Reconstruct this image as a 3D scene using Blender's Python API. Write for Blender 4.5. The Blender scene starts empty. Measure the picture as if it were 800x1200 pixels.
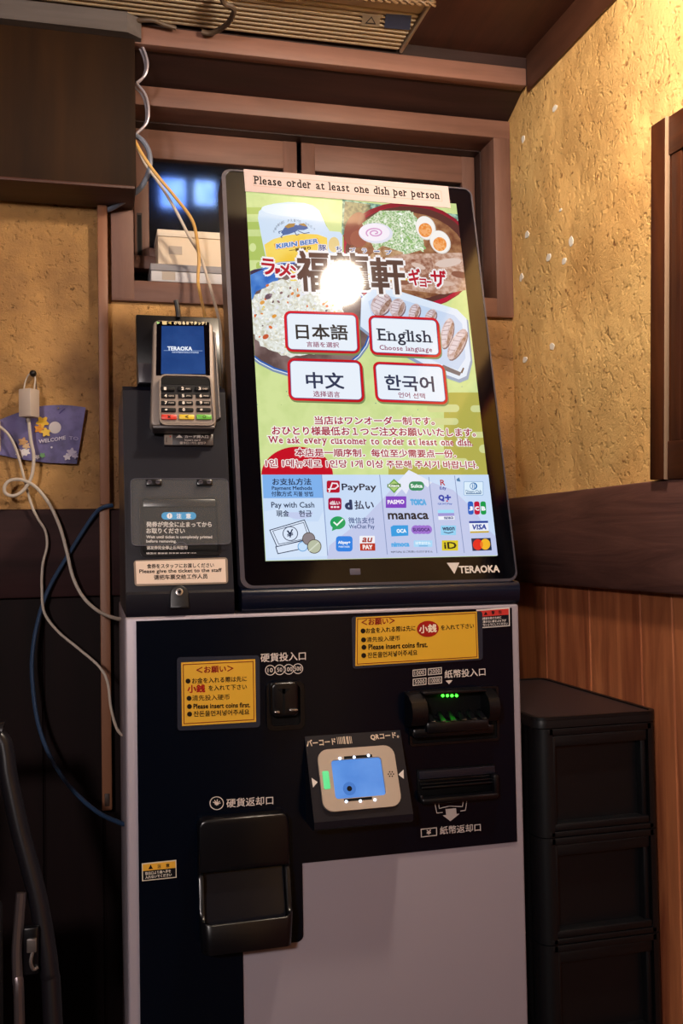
import bpy, bmesh, math, random
from mathutils import Vector, Matrix
from mathutils.geometry import tessellate_polygon

random.seed(7)
scene = bpy.context.scene
COL = scene.collection

# ------------------------------------------------------------------ camera
CAM = Vector((-0.03124, -1.17414, 1.35))
FPX = 1129.135                       # focal length in pixels of the 800x1200 photograph
YAW, PITCH, ROLL = 0.249245, 0.033004, -0.017464
_fwd = Vector((math.sin(YAW) * math.cos(PITCH), math.cos(YAW) * math.cos(PITCH), math.sin(PITCH)))
_r0 = Vector((math.cos(YAW), -math.sin(YAW), 0))
_u0 = _r0.cross(_fwd)
RGT = math.cos(ROLL) * _r0 + math.sin(ROLL) * _u0
UPV = -math.sin(ROLL) * _r0 + math.cos(ROLL) * _u0
cd = bpy.data.cameras.new('camera')
cam = bpy.data.objects.new('camera', cd)
COL.objects.link(cam)
_m = Matrix((RGT, UPV, -_fwd)).transposed().to_4x4()
_m.translation = CAM
cam.matrix_world = _m
cd.sensor_fit = 'VERTICAL'
cd.sensor_height = 36.0
cd.lens = FPX / 1200 * 36
cd.clip_start = 0.02
scene.camera = cam

# ------------------------------------------------------------------ world and view
w = bpy.data.worlds.new('dim_evening')
scene.world = w
w.use_nodes = True
w.node_tree.nodes['Background'].inputs[0].default_value = (0.05, 0.07, 0.15, 1)
w.node_tree.nodes['Background'].inputs[1].default_value = 0.3
vs = scene.view_settings
vs.view_transform = 'Standard'
vs.look = 'None'
vs.gamma = 1.0
vs.use_curve_mapping = False
vs.exposure = 0.0
scene.cycles.use_denoising = True
scene.cycles.max_bounces = 8
scene.cycles.sample_clamp_indirect = 6

GLOBE_POWER = 460.0                  # radiance of the small globe lamp over the machine
GLOBE_COL = (1.0, 0.85, 0.67)
FILL_POWER = 250.0                    # radiance of the larger unseen globe added as fill light
FILL_COL = (1.0, 0.90, 0.86)

# ------------------------------------------------------------------ materials
def lin(h):
    h = h.lstrip('#')
    c = [int(h[i:i + 2], 16) / 255 for i in (0, 2, 4)]
    return tuple(x / 12.92 if x <= .04045 else ((x + .055) / 1.055) ** 2.4 for x in c) + (1,)

MATS = {}
def mat(key, col, rough=.5, metal=0, spec=.5, bump=None, coat=0, emit=None, es=1.0, noise=None):
    """plain procedural material; bump=(scale,strength,dist); noise=(scale,other colour,lo,hi)"""
    if key in MATS:
        return MATS[key]
    m = bpy.data.materials.new(key)
    m.use_nodes = True
    nt = m.node_tree
    b = nt.nodes['Principled BSDF']
    b.inputs['Base Color'].default_value = lin(col)
    b.inputs['Roughness'].default_value = rough
    b.inputs['Metallic'].default_value = metal
    b.inputs['Specular IOR Level'].default_value = spec
    b.inputs['Coat Weight'].default_value = coat
    b.inputs['Coat Roughness'].default_value = .08
    target = 'Base Color'
    if emit:
        b.inputs['Emission Color'].default_value = lin(emit)
        b.inputs['Emission Strength'].default_value = es
        target = 'Emission Color'
    tc = None
    if noise or bump:
        tc = nt.nodes.new('ShaderNodeTexCoord')
    if noise:
        n = nt.nodes.new('ShaderNodeTexNoise')
        n.inputs['Scale'].default_value = noise[0]
        n.inputs['Detail'].default_value = 4
        r = nt.nodes.new('ShaderNodeValToRGB')
        r.color_ramp.elements[0].position = noise[2]
        r.color_ramp.elements[1].position = noise[3]
        r.color_ramp.elements[0].color = lin(emit or col)
        r.color_ramp.elements[1].color = lin(noise[1])
        nt.links.new(tc.outputs['Object'], n.inputs['Vector'])
        nt.links.new(n.outputs[0], r.inputs[0])
        nt.links.new(r.outputs[0], b.inputs[target])
    if bump:
        n2 = nt.nodes.new('ShaderNodeTexNoise')
        n2.inputs['Scale'].default_value = bump[0]
        n2.inputs['Detail'].default_value = 5
        bp = nt.nodes.new('ShaderNodeBump')
        bp.inputs['Strength'].default_value = bump[1]
        bp.inputs['Distance'].default_value = bump[2]
        nt.links.new(tc.outputs['Object'], n2.inputs['Vector'])
        nt.links.new(n2.outputs[0], bp.inputs['Height'])
        nt.links.new(bp.outputs[0], b.inputs['Normal'])
    MATS[key] = m
    return m

def E(h):            # lit pixels of a screen under its glossy glass
    return mat('lit_' + h, '#000000', rough=.065, spec=.5, emit=h, es=1.0)
def EN(h, h2, scale, lo, hi):
    return mat('lit_%s_%s_%d' % (h, h2, scale), '#000000', rough=.065, spec=.5, emit=h, noise=(scale, h2, lo, hi))
def P(h, rough=.45):  # printed ink
    return mat('ink_' + h, h, rough=.6, spec=.12)

def wood(key, c1, c2, axis, rough=.5, scale=9, spec=.4, coat=0, bump=.25, knots=False):
    if key in MATS:
        return MATS[key]
    m = bpy.data.materials.new(key)
    m.use_nodes = True
    nt = m.node_tree
    N, L = nt.nodes, nt.links
    b = N['Principled BSDF']
    b.inputs['Roughness'].default_value = rough
    b.inputs['Specular IOR Level'].default_value = spec
    b.inputs['Coat Weight'].default_value = coat
    tc = N.new('ShaderNodeTexCoord')
    mp = N.new('ShaderNodeMapping')
    sc = [scale * 4] * 3
    sc[axis] = scale * .35
    mp.inputs['Scale'].default_value = sc
    L.new(tc.outputs['Object'], mp.inputs['Vector'])
    n = N.new('ShaderNodeTexNoise')
    n.inputs['Scale'].default_value = 1.0
    n.inputs['Detail'].default_value = 7
    n.inputs['Roughness'].default_value = .62
    n.inputs['Distortion'].default_value = 1.2 if knots else .4
    L.new(mp.outputs[0], n.inputs['Vector'])
    r = N.new('ShaderNodeValToRGB')
    r.color_ramp.elements[0].position = .3
    r.color_ramp.elements[1].position = .72
    r.color_ramp.elements[0].color = lin(c1)
    r.color_ramp.elements[1].color = lin(c2)
    L.new(n.outputs[0], r.inputs[0])
    n3 = N.new('ShaderNodeTexNoise')
    n3.inputs['Scale'].default_value = 5
    n3.inputs['Detail'].default_value = 3
    L.new(tc.outputs['Object'], n3.inputs['Vector'])
    mx = N.new('ShaderNodeMix')
    mx.data_type = 'RGBA'
    mx.blend_type = 'MULTIPLY'
    mx.inputs[0].default_value = .5
    L.new(r.outputs[0], mx.inputs[6])
    L.new(n3.outputs[0], mx.inputs[7])
    L.new(mx.outputs[2], b.inputs['Base Color'])
    bp = N.new('ShaderNodeBump')
    bp.inputs['Strength'].default_value = bump
    bp.inputs['Distance'].default_value = .002
    L.new(n.outputs[0], bp.inputs['Height'])
    L.new(bp.outputs[0], b.inputs['Normal'])
    MATS[key] = m
    return m

def plaster(key, c1, c2, c3, seed=0.0):
    m = bpy.data.materials.new(key)
    m.use_nodes = True
    nt = m.node_tree
    N, L = nt.nodes, nt.links
    b = N['Principled BSDF']
    b.inputs['Roughness'].default_value = .8
    b.inputs['Specular IOR Level'].default_value = .25
    tc = N.new('ShaderNodeTexCoord')
    def noise(s, d=5, rgh=.55, dist=0):
        n = N.new('ShaderNodeTexNoise')
        n.inputs['Scale'].default_value = s
        n.inputs['Detail'].default_value = d
        n.inputs['Roughness'].default_value = rgh
        n.inputs['Distortion'].default_value = dist
        L.new(mpp.outputs[0], n.inputs['Vector'])
        return n
    mpp = N.new('ShaderNodeMapping')
    mpp.inputs['Location'].default_value = (seed, seed * .7, seed * .3)
    L.new(tc.outputs['Object'], mpp.inputs['Vector'])
    big = noise(3.2, 5, .6)
    r = N.new('ShaderNodeValToRGB')
    r.color_ramp.elements[0].position = .32
    r.color_ramp.elements[1].position = .66
    r.color_ramp.elements[0].color = lin(c1)
    r.color_ramp.elements[1].color = lin(c2)
    L.new(big.outputs[0], r.inputs[0])
    fine = noise(75, 5, .6, 0)
    r2 = N.new('ShaderNodeValToRGB')
    r2.color_ramp.elements[0].position = .29
    r2.color_ramp.elements[1].position = .38
    r2.color_ramp.elements[0].color = lin(c3)
    r2.color_ramp.elements[1].color = (1, 1, 1, 1)
    L.new(fine.outputs[0], r2.inputs[0])
    mx = N.new('ShaderNodeMix')
    mx.data_type = 'RGBA'
    mx.blend_type = 'MULTIPLY'
    mx.inputs[0].default_value = .85
    L.new(r.outputs[0], mx.inputs[6])
    L.new(r2.outputs[0], mx.inputs[7])
    L.new(mx.outputs[2], b.inputs['Base Color'])
    # relief: broad trowel sweep, pits, grain; patches stay smoother
    pits = noise(95, 2, .5, 0)
    rp = N.new('ShaderNodeValToRGB')
    rp.color_ramp.elements[0].position = .30
    rp.color_ramp.elements[1].position = .43
    L.new(pits.outputs[0], rp.inputs[0])
    grain = noise(230, 6, .75)
    mask = noise(6, 3, .6)
    rm = N.new('ShaderNodeValToRGB')
    rm.color_ramp.elements[0].position = .38
    rm.color_ramp.elements[1].position = .6
    L.new(mask.outputs[0], rm.inputs[0])
    def math_(op, a, bb):
        q = N.new('ShaderNodeMath')
        q.operation = op
        for i, v in enumerate((a, bb)):
            if isinstance(v, (int, float)):
                q.inputs[i].default_value = v
            else:
                L.new(v, q.inputs[i])
        return q.outputs[0]
    h = math_('ADD', math_('MULTIPLY', rp.outputs[0], 1.0), math_('MULTIPLY', grain.outputs[0], 1.5))
    h = math_('MULTIPLY', h, math_('ADD', math_('MULTIPLY', rm.outputs[0], .8), .25))
    sweep = noise(11, 2, .5, .3)
    h = math_('ADD', h, math_('MULTIPLY', sweep.outputs[0], 2.6))
    bp = N.new('ShaderNodeBump')
    bp.inputs['Strength'].default_value = .8
    bp.inputs['Distance'].default_value = .0055
    L.new(h, bp.inputs['Height'])
    L.new(bp.outputs[0], b.inputs['Normal'])
    MATS[key] = m
    return m

PLASTER = plaster('ochre_plaster', '#dca765', '#f6ca84', '#80593a')
PLASTERB = plaster('grimy_shaded_ochre_plaster', '#6b4c3c', '#f0b872', '#5a4030', seed=1.7)  # grime, with dark patches seeded to carry the lower-left shade as well
BEAM = wood('reddish_brown_board', '#7c5648', '#996c5d', 0, rough=.55)
BEAMY = wood('reddish_brown_board_deep', '#55301f', '#6f4431', 1, rough=.5)
FRAMEV = wood('brown_frame_upright', '#6e4a3e', '#8c6455', 2, rough=.55)
FRAMEH = wood('brown_frame_rail', '#744f42', '#936858', 0, rough=.55)
DARKW = wood('dark_shaded_wood', '#281714', '#3d2420', 0, rough=.5)  # dark tone holds the shade of the soffit and window recess
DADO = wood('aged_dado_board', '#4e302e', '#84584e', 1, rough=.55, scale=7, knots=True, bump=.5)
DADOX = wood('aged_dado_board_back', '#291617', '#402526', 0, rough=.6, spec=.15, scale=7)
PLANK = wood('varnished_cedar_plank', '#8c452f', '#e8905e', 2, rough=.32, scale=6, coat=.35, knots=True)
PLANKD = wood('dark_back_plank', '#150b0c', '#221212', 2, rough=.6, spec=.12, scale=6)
SHUT = wood('polished_chestnut_wood', '#35160a', '#5f3014', 2, rough=.5, coat=0, spec=.25)
BOXW = wood('dark_brown_plywood', '#1a0e08', '#38220f', 2, rough=.65, spec=.12, scale=3)
CAPW = wood('grey_weathered_board', '#564c49', '#726865', 0, rough=.7)
CEILW = wood('brown_ceiling_board', '#3c1f16', '#5a3122', 1, rough=.45)
BLACK = mat('black_gloss_panel', '#030814', rough=.2, spec=.3, bump=(900, .04, .0004))
BLACKP = mat('black_plastic', '#0a0b12', rough=.38, spec=.5)
BLACKS = mat('black_satin_plastic', '#08080d', rough=.28, spec=.5)
DEEP = mat('deep_black', '#030305', rough=.6, spec=.2)
GLASSB = mat('black_display_glass', '#020308', rough=.09, spec=.5)
RIM = mat('dark_grey_rim', '#4a4650', rough=.35, metal=.3)
SILVER = mat('warm_silver_paint', '#a69ca6', rough=.42, metal=.15, spec=.5, bump=(700, .06, .0004))
SILV2 = mat('bright_steel', '#c8c2c0', rough=.25, metal=.9)
MODULE = mat('charcoal_housing', '#0e0e1a', rough=.36, spec=.4, bump=(800, .05, .0003))
BEIGE = mat('beige_plastic', '#b3a08f', rough=.5)
WHITE = mat('white_paper', '#e8e0d6', rough=.7)
LAMI = mat('laminate_film', '#2a2d3a', rough=.25)
TUBEB = mat('black_enamel_tube', '#17151a', rough=.28, spec=.5)

# ------------------------------------------------------------------ geometry helpers
def ray(px, py):
    return (px - 400) / FPX * RGT - (py - 600) / FPX * UPV + _fwd

class Plane:
    """A real surface in the room: origin, u (along), v (up), n (towards the viewer). at() measures where a spot of the photo lies on it."""
    def __init__(s, o, u, v):
        s.o, s.u, s.v = Vector(o), Vector(u).normalized(), Vector(v).normalized()
        s.n = s.u.cross(s.v)
        s.M = Matrix((s.u, s.v, s.n)).transposed().to_4x4()
        s.M.translation = s.o
    def at(s, px, py, n=0.0):
        d = ray(px, py)
        o = s.o + s.n * n
        t = (o - CAM).dot(s.n) / d.dot(s.n)
        q = CAM + d * t - s.o
        return (q.dot(s.u), q.dot(s.v))

TH = math.atan2(.13, .567)
ZB = 1.267                       # top of the cabinet
ZD = 1.297                       # bottom edge of the tilted display
DISP = Plane((0, 0, ZD), (1, 0, 0), (0, math.sin(TH), math.cos(TH)))
FRONT = Plane((0, 0, 0), (1, 0, 0), (0, 0, 1))
YB, XR = .45, .712
BACKW = Plane((0, YB, 0), (1, 0, 0), (0, 0, 1))
RIGHTW = Plane((XR, 0, 0), (0, -1, 0), (0, 0, 1))

def pt(px, py, y):
    d = ray(px, py)
    return CAM + d * ((y - CAM.y) / d.y)

def smooth_path(pts, k=6):
    pts = [Vector(p) for p in pts]
    if len(pts) < 3:
        return pts
    out = []
    for i in range(len(pts) - 1):
        p0 = pts[max(i - 1, 0)]
        p1, p2 = pts[i], pts[i + 1]
        p3 = pts[min(i + 2, len(pts) - 1)]
        for j in range(k):
            t = j / k
            out.append(.5 * (2 * p1 + (p2 - p0) * t + (2 * p0 - 5 * p1 + 4 * p2 - p3) * t * t + (-p0 + 3 * p1 - 3 * p2 + p3) * t ** 3))
    out.append(pts[-1])
    return out

def rrect_pts(u0, u1, v0, v1, r, seg=5):
    r = min(r, (u1 - u0) / 2, (v1 - v0) / 2)
    out = []
    for cx, cy, a in ((u1 - r, v1 - r, 0), (u0 + r, v1 - r, 90), (u0 + r, v0 + r, 180), (u1 - r, v0 + r, 270)):
        for i in range(seg + 1):
            t = math.radians(a + 90 * i / seg)
            out.append((cx + r * math.cos(t), cy + r * math.sin(t)))
    return out

class MB:
    def __init__(s, T=None):
        s.v, s.f, s.fm, s.mats, s.T = [], [], [], [], T
    def mi(s, m):
        if m not in s.mats:
            s.mats.append(m)
        return s.mats.index(m)
    def add(s, verts, faces, m):
        b = len(s.v)
        for p in verts:
            p = Vector(p)
            s.v.append(s.T @ p if s.T else p)
        k = s.mi(m)
        for f in faces:
            s.f.append([b + i for i in f])
            s.fm.append(k)
        return s
    def box(s, x0, x1, y0, y1, z0, z1, m):
        v = [(x, y, z) for x in (x0, x1) for y in (y0, y1) for z in (z0, z1)]
        return s.add(v, [(0, 1, 3, 2), (4, 6, 7, 5), (0, 4, 5, 1), (2, 3, 7, 6), (0, 2, 6, 4), (1, 5, 7, 3)], m)
    def bbox(s, x0, x1, y0, y1, z0, z1, m, r=.002, seg=2):
        bm = bmesh.new()
        bmesh.ops.create_cube(bm, size=1)
        for q in bm.verts:
            q.co = Vector(((x0 + x1) / 2 + q.co.x * (x1 - x0), (y0 + y1) / 2 + q.co.y * (y1 - y0), (z0 + z1) / 2 + q.co.z * (z1 - z0)))
        bmesh.ops.bevel(bm, geom=bm.edges[:], offset=r, segments=seg, profile=.5, affect='EDGES')
        bm.verts.index_update()
        s.add([q.co.copy() for q in bm.verts], [[q.index for q in f.verts] for f in bm.faces], m)
        bm.free()
        return s
    def prism(s, poly, a0, a1, m, axis=2, bev=0):
        """polygon swept along an axis (axis 2: poly=(x,y); 1: poly=(x,z); 0: poly=(y,z)); bev rounds the a1 rim"""
        def p3(q, a):
            return {2: (q[0], q[1], a), 1: (q[0], a, q[1]), 0: (a, q[0], q[1])}[axis]
        n = len(poly)
        rings = [[p3(q, a0) for q in poly]]
        if bev:
            cx = sum(q[0] for q in poly) / n
            cy = sum(q[1] for q in poly) / n
            sg = 1 if a1 > a0 else -1
            w_ = max(max(q[0] for q in poly) - cx, 1e-6)
            h_ = max(max(q[1] for q in poly) - cy, 1e-6)
            for k in range(4):
                t = k / 3 * math.pi / 2
                ins = bev * (1 - math.cos(t))
                rings.append([p3((cx + (q[0] - cx) * (1 - ins / w_), cy + (q[1] - cy) * (1 - ins / h_)), a1 - sg * bev * (1 - math.sin(t))) for q in poly])
        else:
            rings.append([p3(q, a1) for q in poly])
        v = [q for r_ in rings for q in r_]
        f = []
        for k in range(len(rings) - 1):
            for i in range(n):
                j = (i + 1) % n
                f.append((k * n + i, k * n + j, (k + 1) * n + j, (k + 1) * n + i))
        f.append(list(range(n))[::-1])
        f.append([(len(rings) - 1) * n + i for i in range(n)])
        return s.add(v, f, m)
    def ring(s, outer, inner, a0, a1, m):
        """flat frame between two outlines with equal point counts, swept along n"""
        n = len(outer)
        v = [(q[0], q[1], a) for a in (a0, a1) for poly in (outer, inner) for q in poly]
        f = []
        for i in range(n):
            j = (i + 1) % n
            o0, i0, o1, i1 = 0, n, 2 * n, 3 * n
            f += [(o1 + i, o1 + j, i1 + j, i1 + i), (o0 + i, i0 + i, i0 + j, o0 + j), (o0 + i, o0 + j, o1 + j, o1 + i), (i0 + i, i1 + i, i1 + j, i0 + j)]
        return s.add(v, f, m)
    def tube(s, pts, r, m, n=8, smooth=True, k=6):
        pts = smooth_path(pts, k) if smooth else [Vector(p) for p in pts]
        rad = r if callable(r) else (lambda t: r)
        rings = []
        prev = None
        for i, p in enumerate(pts):
            d = (pts[min(i + 1, len(pts) - 1)] - pts[max(i - 1, 0)]).normalized()
            if prev is None:
                a = d.orthogonal().normalized()
            else:
                a = (prev - d * prev.dot(d)).normalized()
            prev = a
            b = d.cross(a)
            rr = rad(i / max(len(pts) - 1, 1))
            rings.append([p + rr * (a * math.cos(2 * math.pi * j / n) + b * math.sin(2 * math.pi * j / n)) for j in range(n)])
        v = [q for q_ in rings for q in q_]
        f = [(i * n + j, i * n + (j + 1) % n, (i + 1) * n + (j + 1) % n, (i + 1) * n + j) for i in range(len(rings) - 1) for j in range(n)]
        f.append(list(range(n))[::-1])
        f.append([(len(rings) - 1) * n + j for j in range(n)])
        return s.add(v, f, m)
    def ball(s, c, r, m, nu=20, nv=12, sz=1.0):
        c = Vector(c)
        v = [c + Vector((0, 0, r * sz))]
        for i in range(1, nv):
            t = math.pi * i / nv
            for j in range(nu):
                a = 2 * math.pi * j / nu
                v.append(c + Vector((r * math.sin(t) * math.cos(a), r * math.sin(t) * math.sin(a), r * sz * math.cos(t))))
        v.append(c - Vector((0, 0, r * sz)))
        f = [(0, 1 + j, 1 + (j + 1) % nu) for j in range(nu)]
        for i in range(nv - 2):
            for j in range(nu):
                f.append((1 + i * nu + j, 1 + (i + 1) * nu + j, 1 + (i + 1) * nu + (j + 1) % nu, 1 + i * nu + (j + 1) % nu))
        last = len(v) - 1
        f += [(last, 1 + (nv - 2) * nu + (j + 1) % nu, 1 + (nv - 2) * nu + j) for j in range(nu)]
        return s.add(v, f, m)
    def build(s, name, parent=None, smooth=True, label=None, angle=35):
        me = bpy.data.meshes.new(name)
        off = Vector((0, 0, 0))
        q = parent
        while q:
            off += q.location
            q = q.parent
        me.from_pydata([p - off for p in s.v], [], s.f)
        for m in s.mats:
            me.materials.append(m)
        me.polygons.foreach_set('material_index', s.fm)
        me.polygons.foreach_set('use_smooth', [smooth] * len(s.f))
        me.update()
        if smooth:
            me.set_sharp_from_angle(angle=math.radians(angle))
        o = bpy.data.objects.new(name, me)
        COL.objects.link(o)
        if parent:
            o.parent = parent
        if label:
            o['label'] = label
        return o

def tag(o, label, cat, group=None):
    o['label'] = label
    o['category'] = cat
    if group:
        o['group'] = group
    return o
def thing(name, label, cat, loc, group=None):
    o = bpy.data.objects.new(name, None)
    o.empty_display_size = .05
    o.location = loc
    COL.objects.link(o)
    return tag(o, label, cat, group)
def struct(o):
    o['kind'] = 'structure'
    return o

# ------------------------------------------------------------------ lettering
_TXT = {}
def glyphs(txt, bold=0.0):
    """outlines of a line of lettering; bold thickens it by overlaid, slightly moved copies"""
    key = (txt, bold)
    if key in _TXT:
        return _TXT[key]
    if bold:
        v, f = glyphs(txt)
        V, F = [], []
        many = 8 if bold > .05 else 4
        for i in range(many):
            a = (i + .5) * 2 * math.pi / many
            dx, dy = bold * math.cos(a) * 1.15, bold * math.sin(a) * 1.15
            b = len(V)
            V += [(p[0] + dx, p[1] + dy, i) for p in v]
            F += [[b + j for j in q] for q in f]
        if bold > .07:
            b = len(V)
            V += [(p[0], p[1], many) for p in v]
            F += [[b + j for j in q] for q in f]
        _TXT[key] = (V, F)
        return V, F
    c = bpy.data.curves.new('lettering', 'FONT')
    c.body = txt
    c.size = 1
    c.resolution_u = 2
    c.fill_mode = 'FRONT'
    o = bpy.data.objects.new('lettering', c)
    me = o.to_mesh()
    v = [(q.co.x, q.co.y, 0) for q in me.vertices]
    f = [list(p.vertices) for p in me.polygons]
    o.to_mesh_clear()
    bpy.data.objects.remove(o)
    bpy.data.curves.remove(c)
    _TXT[key] = (v, f)
    return v, f

# slab serifs: letter -> list of (x fraction of glyph width, y: 'b' base / 't' x-height top / 'a' ascender / 'd' descender, side: -1 left 0 both 1 right)
SER = {'P': [(0, 'b', 0), (0, 'a', -1)], 'E': [(0, 'b', -1), (0, 'a', -1)], 'W': [(.08, 'a', 0), (.92, 'a', 0)], 'l': [(.5, 'b', 0), (.5, 'a', -1)],
       'i': [(.5, 'b', 0), (.5, 't', -1)], 'n': [(0, 'b', 0), (1, 'b', 0), (0, 't', -1)], 'h': [(0, 'b', 0), (1, 'b', 0), (0, 'a', -1)],
       'm': [(0, 'b', 0), (.5, 'b', 0), (1, 'b', 0), (0, 't', -1)], 'r': [(0, 'b', 0), (0, 't', -1)], 'd': [(1, 'b', 1), (1, 'a', -1)],
       'p': [(0, 'd', 0), (0, 't', -1)], 'u': [(0, 't', -1), (1, 't', -1), (1, 'b', 1)], 'k': [(0, 'b', 0), (0, 'a', -1), (.95, 'b', 0)],
       'v': [(.08, 't', 0), (.92, 't', 0)], 'y': [(.08, 't', 0), (.92, 't', 0)], 'g': [(1, 't', 1)], 'a': [(1, 'b', 1)]}
def serif(txt, bold=0.0, track=.035):
    V, F = [], []
    x = 0.0
    st = .095 + bold * 2
    for ch in txt:
        if ch == ' ':
            x += .40
            continue
        v, f = glyphs(ch, bold)
        x0 = min(p[0] for p in v)
        x1 = max(p[0] for p in v)
        b = len(V)
        V += [(p[0] - x0 + x, p[1], p[2]) for p in v]
        F += [[b + i for i in q] for q in f]
        top = max(p[1] for p in v)
        bot = min(p[1] for p in v)
        for fx, yy, sd in SER.get(ch, []):
            wd = x1 - x0
            cx = x + min(max(fx * wd, st / 2), wd - st / 2)
            y0 = {'b': 0, 't': .545 if ch in 'unmrpvyg' else .53, 'a': top, 'd': bot}[yy]
            hgt = .05 + bold
            if yy in 'ta':
                y0 -= hgt
            l = cx - st / 2 - (.085 if sd <= 0 else 0)
            r_ = cx + st / 2 + (.085 if sd >= 0 else 0)
            b = len(V)
            V += [(l, y0, 9), (r_, y0, 9), (r_, y0 + hgt, 9), (l, y0 + hgt, 9)]
            F.append([b, b + 1, b + 2, b + 3])
        x += x1 - x0 + track + .07
    return V, F

class Flat:
    """Ink or lit pixels lying on a plane; every addition lies a hair above the last."""
    def __init__(s, plane, n0, mode, step=.000006, offs=0.0):
        s.pl, s.n, s.mode, s.step, s.offs = plane, n0, mode, step, offs
        s.mb = MB(plane.M)
        s.clip = None
    def m(s, c):
        return s.mode(c) if isinstance(c, str) else c
    def q(s, p):
        return s.pl.at(p[0], p[1], s.offs)
    def _emit(s, V, F, c):
        s.n += s.step
        k = s.step * .5
        top = max((p[2] if len(p) > 2 else 0) for p in V) if V else 0
        s.mb.add([(p[0], p[1], s.n + (p[2] * k if len(p) > 2 else 0)) for p in V], F, s.m(c))
        s.n += top * k
    def uv(s, pts, c):
        if s.clip:
            pts = clip_poly(pts, s.clip)
            if len(pts) < 3:
                return
        tris = tessellate_polygon([[Vector((p[0], p[1], 0)) for p in pts]])
        F = []
        for t in tris:
            a, b, d = (pts[i] for i in t)
            cr = (b[0] - a[0]) * (d[1] - a[1]) - (b[1] - a[1]) * (d[0] - a[0])
            F.append(t if cr > 0 else t[::-1])
        s._emit(pts, F, c)
    def poly(s, pts, c):
        s.uv([s.q(p) for p in pts], c)
    def rrect(s, quad, c, r=.12, seg=4, inset=0):
        """rounded quad: photo corners TL TR BR BL; r as a share of its height"""
        a, b, d, e = [Vector(s.q(p)) for p in quad]
        wd = ((b - a).length + (d - e).length) / 2
        ht = ((a - e).length + (b - d).length) / 2
        ix, iy = inset / wd, inset / ht
        pts = []
        for x, y in rrect_pts(0, wd, 0, ht, r * ht, seg):
            X = ix + (x / wd) * (1 - 2 * ix)
            Y = iy + (y / ht) * (1 - 2 * iy)
            p = (e * (1 - X) + d * X) * (1 - Y) + (a * (1 - X) + b * X) * Y
            pts.append((p.x, p.y))
        s.uv(pts, c)
    def rect(s, x0, y0, x1, y1, c, r=0.0):
        s.rrect([(x0, y0), (x1, y0), (x1, y1), (x0, y1)], c, r)
    def ell(s, cx, cy, rx, ry, c, rot=0, seg=28, a0=0, a1=360):
        k = []
        cr, sr = math.cos(math.radians(rot)), math.sin(math.radians(rot))
        for i in range(seg + (0 if a1 - a0 >= 360 else 1)):
            t = math.radians(a0 + (a1 - a0) * i / seg)
            x, y = rx * math.cos(t), -ry * math.sin(t)
            k.append((cx + x * cr - y * sr, cy + x * sr + y * cr))
        s.poly(k, c)
    def line(s, pts, wpx, c, close=False):
        uv = [Vector(s.q(p)) for p in pts]
        a, b = s.q(pts[0]), s.q((pts[0][0] + 1, pts[0][1]))
        w_ = wpx * math.hypot(b[0] - a[0], b[1] - a[1]) / 2
        if close:
            uv.append(uv[0])
        V, F = [], []
        for i in range(len(uv) - 1):
            d = (uv[i + 1] - uv[i])
            if d.length < 1e-9:
                continue
            d.normalize()
            o = Vector((-d.y, d.x)) * w_
            e = d * w_ * .9
            k = len(V)
            V += [tuple(uv[i] - e - o), tuple(uv[i + 1] + e - o), tuple(uv[i + 1] + e + o), tuple(uv[i] - e + o)]
            F.append((k, k + 1, k + 2, k + 3))
        s._emit(V, F, c)
    def text(s, txt, A, B, h, c, bold=0.0, halo=None, hb=.05, ser=False, slant=0.0):
        """lettering whose ink spans from A to B (mid-height, photo spots) and is h pixels tall"""
        v0, f0 = serif(txt, bold) if ser else glyphs(txt, bold)
        if not v0:
            return
        x0, x1 = min(p[0] for p in v0), max(p[0] for p in v0)
        y0, y1 = min(p[1] for p in v0), max(p[1] for p in v0)
        a, b = Vector(s.q(A)), Vector(s.q(B))
        k1, k2 = s.q((A[0], A[1] + h / 2)), s.q((A[0], A[1] - h / 2))
        H = k2[1] - k1[1]
        d = (b - a) / (x1 - x0)
        sy = H / (y1 - y0)
        def mp(V):
            out = []
            for p in V:
                yy = (p[1] - (y0 + y1) / 2) * sy
                q = a + d * (p[0] - x0)
                out.append((q.x + slant * yy, q.y + yy, p[2]))
            return out
        if halo:
            if ser:
                v, f = serif(txt, bold + hb, .035 - 2.3 * hb)
                v = [(p[0] - 1.15 * hb, p[1], p[2]) for p in v]
            else:
                v, f = glyphs(txt, bold + hb)
            s._emit(mp(v), f, halo)
        s._emit(mp(v0), f0, c)
    def build(s, name, parent, label=None):
        return s.mb.build(name, parent, smooth=False, label=label)

def clip_poly(pts, box):
    out = [tuple(p) for p in pts]
    n = len(box)
    for i in range(n):
        a, b = box[i], box[(i + 1) % n]
        def side(p):
            return (b[0] - a[0]) * (p[1] - a[1]) - (b[1] - a[1]) * (p[0] - a[0])
        src, out = out, []
        for j in range(len(src)):
            p, q = src[j], src[(j + 1) % len(src)]
            sp, sq = side(p), side(q)
            if sp >= 0:
                out.append(p)
            if (sp >= 0) != (sq >= 0):
                t = sp / (sp - sq)
                out.append((p[0] + (q[0] - p[0]) * t, p[1] + (q[1] - p[1]) * t))
        if len(out) < 3:
            return []
    return out


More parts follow.
